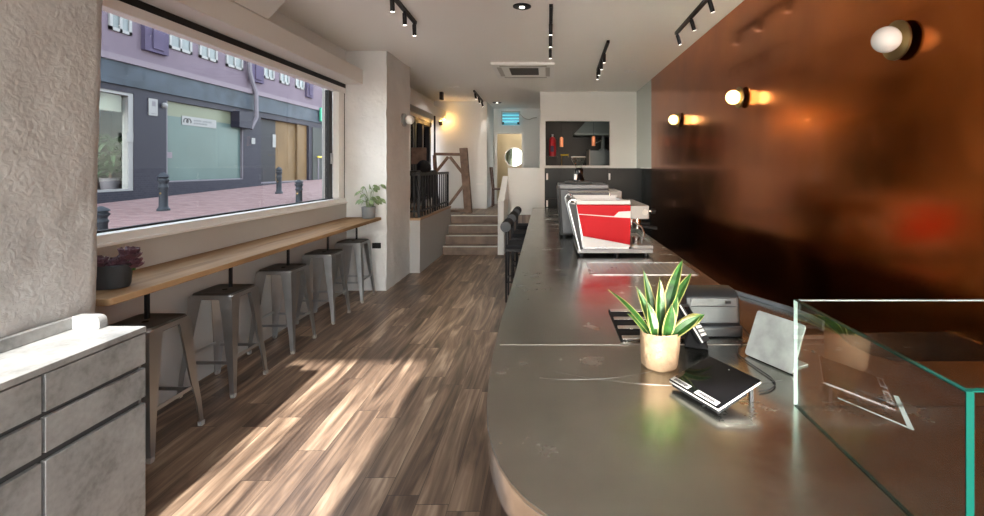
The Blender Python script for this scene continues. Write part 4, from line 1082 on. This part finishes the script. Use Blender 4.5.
# cassette air conditioner
y0, y1 = 7.05, 8.15; x0, x1 = -.86, .10; z0 = CEIL - .045
t = thing('ceiling_air_conditioner', 'white ceiling cassette air conditioner above the stools at the steel counter', 'air conditioner', ((x0 + x1) / 2, 7.6, CEIL))
b = MB(); b.box(x0, y0, z0, x1, y0 + .25, CEIL - .001); b.box(x0, y1 - .25, z0, x1, y1, CEIL - .001); b.box(x0, y0 + .25, z0, x0 + .25, y1 - .25, CEIL - .001); b.box(x1 - .25, y0 + .25, z0, x1, y1 - .25, CEIL - .001); b.build('panel', M['whiteplastic'], t, bevel=.006)
MB().box(x0 + .25, y0 + .25, z0 + .012, x1 - .25, y1 - .25, CEIL - .001).build('intake_grille', M['ventdark'], t)
b = MB()
for k in range(9): y = y0 + .27 + (y1 - y0 - .54) * k / 8; b.box(x0 + .25, y - .006, z0 + .006, x1 - .25, y + .006, z0 + .0115)
b.build('grille_slats', M['gapdark'], t)
for (a0_, b0, a1_, b1) in ((x0 + .12, y0 + .07, x1 - .12, y0 + .14), (x0 + .12, y1 - .14, x1 - .12, y1 - .07), (x0 + .07, y0 + .2, x0 + .14, y1 - .2), (x1 - .14, y0 + .2, x1 - .07, y1 - .2)):
    MB().box(a0_, b0, z0 - .004, a1_, b1, z0 - .0002).build('louvre', M['ventgrey'], t)
# downlights
def downlight(label, px, py, r, black):
    Y = (CEIL - EYE) * F / (VY - py); x = (px - VX) / F * Y
    t = thing('downlight', label, 'downlight', (x, Y, CEIL), 0)
    MB().lathe((x, Y, CEIL - .001), [(r, 0), (r, -.008), (r * .8, -.014), (r * .35, -.01)], 28).build('ring', M['black'] if black else M['whiteplastic'], t)
    MB().lathe((x, Y, CEIL - .012), [(r * .3, 0), (r * .25, -.006)], 16).build('lens', M['spotlit'] if black else M['whiteplastic'], t)
    if not black: add_light('SPOT', 'downlight_lamp', (x, Y, CEIL - .03), 30, (1, .95, .88), .06, (0, 0, 0), 2.4)  # light added at the white fittings to brighten the back of the room
    if black: add_light('SPOT', 'downlight_lamp', (x, Y, CEIL - .03), 9, (1, .92, .8), .02, (0, 0, 0), 1.4)
downlight('round black recessed downlight near the middle track light', 522, 6, .09, True)
downlight('round white downlight beyond the short four-spot track', 630.5, 71, .11, False)
downlight('white downlight in the ceiling right of the white pillar', 453, 87, .12, False)
downlight('small black downlight in the ceiling before the insect lamp', 497, 102.5, .11, True)
p = P(441.5, 96, 9.9)
tag(MB().box(p.x - .035, 9.85, p.z - .08, p.x + .035, 9.97, CEIL - .002).build('ceiling_speaker', M['black'], bevel=.006), 'small black box hung from the ceiling above the railing', 'speaker')

# ------------------------------------------------------------------ the street outside
XB = -12.0
def FY(px): return -XB * F / (VX - px)
def FZ(px, py): return EYE + (VY - py) / F * FY(px)
def gz(Y): return .68 + .028 * (Y - 11.8)
b = MB(); b.add([(-2.96, -4, gz(-4)), (-2.96, 45, gz(45)), (-13.5, 45, gz(45)), (-13.5, -4, gz(-4)), (-2.96, -4, gz(-4) - .2), (-2.96, 45, gz(45) - .2), (-13.5, 45, gz(45) - .2), (-13.5, -4, gz(-4) - .2)],
                [(0, 3, 2, 1), (4, 5, 6, 7), (0, 1, 5, 4), (1, 2, 6, 5), (2, 3, 7, 6), (3, 0, 4, 7)])
struct(b.build('ground', M['road']), 'pinkish paved street outside the window')
struct(MB().box(-2.95, -14, -.14, 12, YF - .16, -.02).build('ground_front', M['pavement']), 'pavement in front of the cafe')

bd = thing('shop_building', 'slate tiled shopfront building with lilac upper storey across the street', 'building', (XB, 20, .7))
openings = [(FY(70), FY(134), 1.0, 3.8), (FY(166.5), FY(243.5), 1.2, 3.78), (FY(261), FY(309), .98, 3.75)]
ZS = 3.98
b = MB(); y = 6.0
for ya, yb_, za, zb_ in openings:
    b.box(XB - .3, y, .2, XB, ya, ZS); b.box(XB - .3, ya, .2, XB, yb_, za); b.box(XB - .3, ya, zb_, XB, yb_, ZS); y = yb_
b.box(XB - .3, y, .2, XB, FY(327), ZS)
b.build('tiled_wall', M['slate'], bd)
MB().box(XB - .3, 6, ZS + .001, XB + .06, FY(327), 4.62).build('fascia_band', M['slateband'], bd)
MB().box(XB - .3, 6, 4.621, XB + .12, FY(327), 4.80).build('ledge', M['lilaclight'], bd)
MB().box(XB - .3, 6, 4.801, XB, FY(327), 8.5).build('upper_wall', M['lilac'], bd)
for pa, pb in ((141, 165), (248.5, 261), (305, 311)):
    MB().box(XB, FY(pa), 5.15, XB + .12, FY(pb), 8.5).build('bay_strip', M['lilacdark'], bd)
    MB().box(XB + .12, FY(pa) + (FY(pb) - FY(pa)) * .3, 5.25, XB + .16, FY(pa) + (FY(pb) - FY(pa)) * .75, 8.5).build('bay_rib', M['lilaclight'] if pa == 999 else M['lilacdark'], bd)
for pa, pb in ((108, 130.5), (168, 191), (198.5, 216.5), (225.5, 242), (263, 273.5), (279.5, 288.5), (295, 303.5)):
    ya, yb_ = FY(pa), FY(pb); zl, zh = 5.45, 6.9
    f = MB(); tkn = .09
    f.box(XB, ya, zl, XB + .05, ya + tkn, zh); f.box(XB, yb_ - tkn, zl, XB + .05, yb_, zh); f.box(XB, ya, zl, XB + .05, yb_, zl + tkn); f.box(XB, ya, zh - tkn, XB + .05, yb_, zh)
    ym = (ya + yb_) / 2; f.box(XB, ym - .04, zl, XB + .05, ym + .04, zh)
    w_ = f.build('window', M['winwhite'], bd)
    MB().box(XB + .002, ya + tkn, zl + tkn, XB + .02, yb_ - tkn, zh - tkn).build('pane', M['winpane'], w_)
# shop window 1, open to a planted interior
ya, yb_, za, zb_ = openings[0]
b = MB(); b.box(XB - 1.9, ya - .2, .9, XB - 1.8, yb_ + 1.3, 4.0); b.box(XB - 1.8, ya - .2, .88, XB - .3, yb_ + 1.3, za); b.box(XB - 1.8, yb_ + 1.25, za, XB - .3, yb_ + 1.3, 4.0); b.box(XB - 1.8, ya - .2, zb_, XB - .3, yb_ + 1.3, 4.0); b.build('shop_interior', M['shopdark'], bd)
b = MB(); b.box(XB - .2, yb_ - .16, za, XB - .02, yb_, zb_); b.box(XB - .2, ya, zb_ - .08, XB - .02, yb_ - .16, zb_); b.box(XB - .2, ya, za, XB - .02, yb_ - .16, za + .06); w_ = b.build('window', M['winwhite'], bd)
MB().box(XB - .12, ya, za + .06, XB - .115, yb_ - .16, zb_ - .08).build('pane', M['glass'], w_)
MB().box(XB - .28, ya, 3.25, XB - .22, yb_ - .16, zb_).build('blind', M['creamblind'], bd)
MB().box(XB - .02, yb_ - .24, FZ(130, 142), XB + .01, yb_ - .03, FZ(130, 133)).build('notice', M['winwhite'], bd)
# shop window 2, frosted, with the small sign
ya, yb_, za, zb_ = openings[1]
w_ = MB().box(XB - .16, ya, za, XB - .1, yb_, 3.32).build('frosted_pane', M['teal'], bd)
MB().box(XB - .16, ya, 3.321, XB - .1, yb_, zb_).build('frosted_pane', M['tealtop'], bd)
b = MB(); b.box(XB - .1, ya, za, XB - .01, ya + .05, zb_); b.box(XB - .1, yb_ - .05, za, XB - .01, yb_, zb_); b.box(XB - .1, ya, za, XB - .01, yb_, za + .04); b.build('window_frame', M['pipegrey'], bd)
sy0, sy1 = FY(184.5), FY(218.5); sz0, sz1 = FZ(184.5, 124.5), FZ(184.5, 115.5)
sg = MB().box(XB - .098, sy0, sz0, XB - .08, sy1, sz1).build('sign', M['winwhite'], bd)
b = MB(); hh = sz1 - sz0; R = hh * .30; zc = sz0 + hh * .42
for cy in (sy0 + hh * .55, sy0 + hh * .98):
    b.tube([(XB - .076, cy + R * math.cos(a) * 1.05, zc + R * 1.05 * math.sin(a)) for a in [-.5 + i * (PI + 1.0) / 14 for i in range(15)]], hh * .05, 6)
b.tube([(XB - .076, sy0 + hh * .68, zc - R * .4), (XB - .076, sy0 + hh * .85, zc - R * .4)], hh * .05, 6)
b.build('emblem', M['ink'], sg)
b = MB(); random.seed(5)
LW = sy1 - sy0
for z_, q0, words_ in ((.62, .33, (5, 6)), (.30, .33, (9,))):
    q = sy0 + LW * q0
    for wl in words_:
        for k in range(wl):
            ww = LW * .026; b.box(XB - .079, q, sz0 + hh * z_ - hh * .09, XB - .076, q + ww * .5, sz0 + hh * z_ + hh * .09)
            if k % 2: b.box(XB - .079, q, sz0 + hh * (z_ + .05 * (1 if k % 4 else -1.5)), XB - .076, q + ww, sz0 + hh * (z_ + .09 * (1 if k % 4 else -.6)))
            q += LW * .045
        q += LW * .04
b.build('lettering', M['slateband'], sg)
MB().box(XB - .098, FY(169.5), FZ(171, 158), XB - .09, FY(175), FZ(171, 152)).build('sticker', M['lilaclight'], bd)
# doorway 3
ya, yb_, za, zb_ = openings[2]
dy = yb_ - ya
MB().box(XB - .28, ya, za, XB - .22, ya + dy * .36, zb_).build('dark_door', M['doordark'], bd)
MB().box(XB - .28, ya + dy * .36, za, XB - .23, ya + dy * .78, zb_).build('door', M['doorwood'], bd)
MB().box(XB - .26, ya + dy * .78, za, XB - .12, yb_, zb_).build('door_leaf', M['doorwood'], bd)
MB().box(XB - .218, ya + dy * .30, FZ(275, 147), XB - .2, ya + dy * .36, FZ(275, 134)).build('notice', M['winwhite'], bd)
b = MB(); b.box(XB - .2, ya, za, XB - .1, ya + .08, zb_); b.box(XB - .2, ya, za - .02, XB - .1, yb_, za + .06); b.build('door_frame', M['pipegrey'], bd)
# posters, wall lamp, duct, pipe
MB().box(XB, FY(148), FZ(148, 115), XB + .03, FY(156.8), FZ(148, 98)).build('poster', M['winwhite'], bd)
b = MB(); b.box(XB + .031, FY(151), FZ(151, 106), XB + .034, FY(154.5), FZ(151, 101)); b.box(XB + .031, FY(150), FZ(150, 113.6), XB + .034, FY(155), FZ(150, 113)); b.build('poster_print', M['pipegrey'], bd)
MB().sphere((XB + .05, FY(163), FZ(163, 105.5)), .09, 14, 8).build('wall_lamp', M['winwhite'], bd)
MB().box(XB - .08, FY(233), FZ(233, 127), XB + .25, FY(246), FZ(233, 111)).build('air_duct', M['slate'], bd)
b = MB(); b.tube([(XB + .16, FY(245.5), 8.4), (XB + .16, FY(245.5), 5.5), (XB + .16, FY(249), 5.0), (XB + .22, FY(250.5), 4.7), (XB + .22, FY(251), 3.7), (XB + .14, FY(247), 3.2)], .085, 8); b.build('downpipe', M['pipegrey'], bd)
MB().box(XB, FY(251), FZ(252, 144), XB + .03, FY(254.5), FZ(252, 138)).build('notice', M['winwhite'], bd)
# recess beyond the shop with green sign and yellow bar
MB().box(XB + .001, FY(312), .9, XB + .04, FY(321.5), 3.7).build('side_door', M['shopdark'], bd)
tag(MB().box(XB + .13, FY(317) - 0, FZ(317, 121), XB + .2, FY(322), FZ(317, 107.5)).build('green_sign', M['greensign']), 'green sign hung beside the slate shopfront across the street', 'sign')
by = FY(316)
t = thing('barrier', 'yellow bar of a street barrier beyond the far shop door', 'barrier', (XB + 1, by, gz(by)))
ypz = FZ(314, 157)
b = MB(); b.tube([(XB + .3, FY(312), ypz), (XB + .3, FY(321), ypz)], .05, 8); b.build('bar', M['yellow'], t)
for p_ in (312.5, 320.5): MB().tube([(XB + .3, FY(p_), gz(FY(p_))), (XB + .3, FY(p_), ypz)], .04, 8).build('post', M['pipegrey'], t)
za = openings[0][2] + .003
# plants inside the first shop window
random.seed(21)
def bush(x, y, z, h, r, label, n=46):
    t = thing('shop_plant', label, 'plant', (x, y, z))
    MB().lathe((x, y, z), [(.16, 0), (.2, .02), (.24, .35), (.2, .35)], 16).build('pot', M['pipegrey'], t)
    MB().tube([(x, y, z + .3), (x + .05, y, z + h * .55)], .03, 6).build('stem', M['timber'], t)
    b = MB()
    for k in range(n):
        a = random.random() * 2 * PI; e_ = -.2 + random.random() * 1.5; L = r * (.5 + random.random() * .5)
        b.leaf((x + .05, y, z + h * (.22 + .5 * random.random())), (math.cos(a) * math.cos(e_), math.sin(a) * math.cos(e_), math.sin(e_)), (-math.cos(a) * math.sin(e_), -math.sin(a) * math.sin(e_), math.cos(e_)), L, .11, 1.1, 5)
    b.build('foliage', M['streetplant'], t)
bush(XB - 1.0, 13.95, za + .0, 2.1, .62, 'dark leafy plant behind the glass of the first shop window', 110)
# bollards
def bollard(x, y, label):
    z = gz(y)
    t = thing('bollard', label, 'bollard', (x, y, z - .01), 0, 'iron bollards in the street')
    MB().lathe((0, 0, 0), [(.13, 0), (.13, .05), (.105, .08), (.09, .12), (.085, .52), (.10, .54), (.10, .58), (.085, .60), (.085, .66), (.10, .68)], 20).build('post', M['bollard'], t, local=True)
    MB().lathe((0, 0, .681), [(.10, 0), (.115, .03), (.115, .06), (.09, .075), (.09, .10), (.12, .12), (.10, .16), (.05, .20), (.02, .225)], 20).build('cap', M['bollard'], t, local=True)
    MB().box(-.02, -.095, .40, .02, -.08, .44).build('badge', M['brass'], t, local=True)
    return t
bo = bollard(-9.0, 11.0, 'iron bollard before the dark tiles left of the frosted shop window')
for x, px, hz, lb in ((-9.0, 279, 1, 'iron bollard in front of the tan shop door'), (-6.5, 299, .74, 'grey bollard low beside the white tiled building'), (-6.5, 101, .64, 'bollard top showing just beside the rough column')):
    y = -x * F / (VX - px); q = dup(bo, (x, y, gz(y) - .01), lb); q.scale = (.9, .9, hz)
bt = thing('tiled_building', 'white tiled building at the end of the street view', 'building', (-4.5, 14, .6))
MB().box(-6.0, 12.6, .4, -3.15, 15.5, 8.5).build('tiled_wall', M['whitetile'], bt)
MB().box(-6.05, 12.58, .4, -6.001, 15.5, 8.5).build('corner_trim', M['winwhite'], bt)
struct(MB().box(-14, -7.3, 0, -3.2, -7, 34).build('street_sun_blocker', M['slateband']), 'unseen tall block added to keep the sun off the street')  # added out of view so that no sun reaches the street
# far end of the street
struct(MB().box(-14, 45, 0, -3, 45.3, 7).build('backdrop_street', M['lilac']), 'pale building closing the far end of the street')

# ------------------------------------------------------------------ lights and world
sun = bpy.data.lights.new('sun', 'SUN'); sun.energy = 18.0; sun.angle = math.radians(.9); sun.color = (1, .97, .93)
so = bpy.data.objects.new('sun', sun); C.objects.link(so)
el = math.atan(.554); sd_ = Vector((.0, math.cos(el), -math.sin(el))); so.rotation_euler = sd_.to_track_quat('-Z', 'Y').to_euler()
so.location = (0, -6, 6)
add_light('POINT', 'corner_glow', (cl.x - .02, 11.14, cl.z + .02), 6.0, (1, .55, .16), .03)
add_light('POINT', 'room_glow', (-.9, 13.6, 2.9), 12, (1, .86, .62), .1)
add_light('POINT', 'kitchen_glow', (.5, 10.5, 2.9), 6, (1, .8, .6), .1)
for y in (4.5, 6.63): add_light('POINT', 'sconce_glow', (XR - .2, y, 2.345), 1.2, (1, .7, .3), .06)

w = bpy.data.worlds.new('world'); S.world = w; w.use_nodes = True
nt = w.node_tree; bg = nt.nodes['Background']
sky = nt.nodes.new('ShaderNodeTexSky'); sky.sky_type = 'NISHITA'; sky.sun_disc = False; sky.sun_elevation = el; sky.sun_rotation = PI; sky.air_density = 1.0; sky.dust_density = .8; sky.ozone_density = 1.0
hs = nt.nodes.new('ShaderNodeHueSaturation'); hs.inputs['Saturation'].default_value = .4; nt.links.new(sky.outputs[0], hs.inputs['Color']); nt.links.new(hs.outputs[0], bg.inputs[0]); bg.inputs[1].default_value = 1.15

cam = bpy.data.cameras.new('camera'); co = bpy.data.objects.new('camera', cam); C.objects.link(co); S.camera = co
co.location = (0, 0, EYE); co.rotation_euler = (PI / 2, 0, 0)
cam.sensor_width = 36; cam.lens = F / 984 * 36; cam.shift_x = (492 - VX) / 984; cam.shift_y = -(258 - VY) / 984; cam.clip_start = .05; cam.clip_end = 200
S.view_settings.view_transform = 'Standard'; S.view_settings.look = 'None'; S.view_settings.gamma = 1; S.view_settings.exposure = 0.36
S.view_settings.use_curve_mapping = False
S.cycles.blur_glossy = 0.1; S.cycles.sample_clamp_indirect = 70
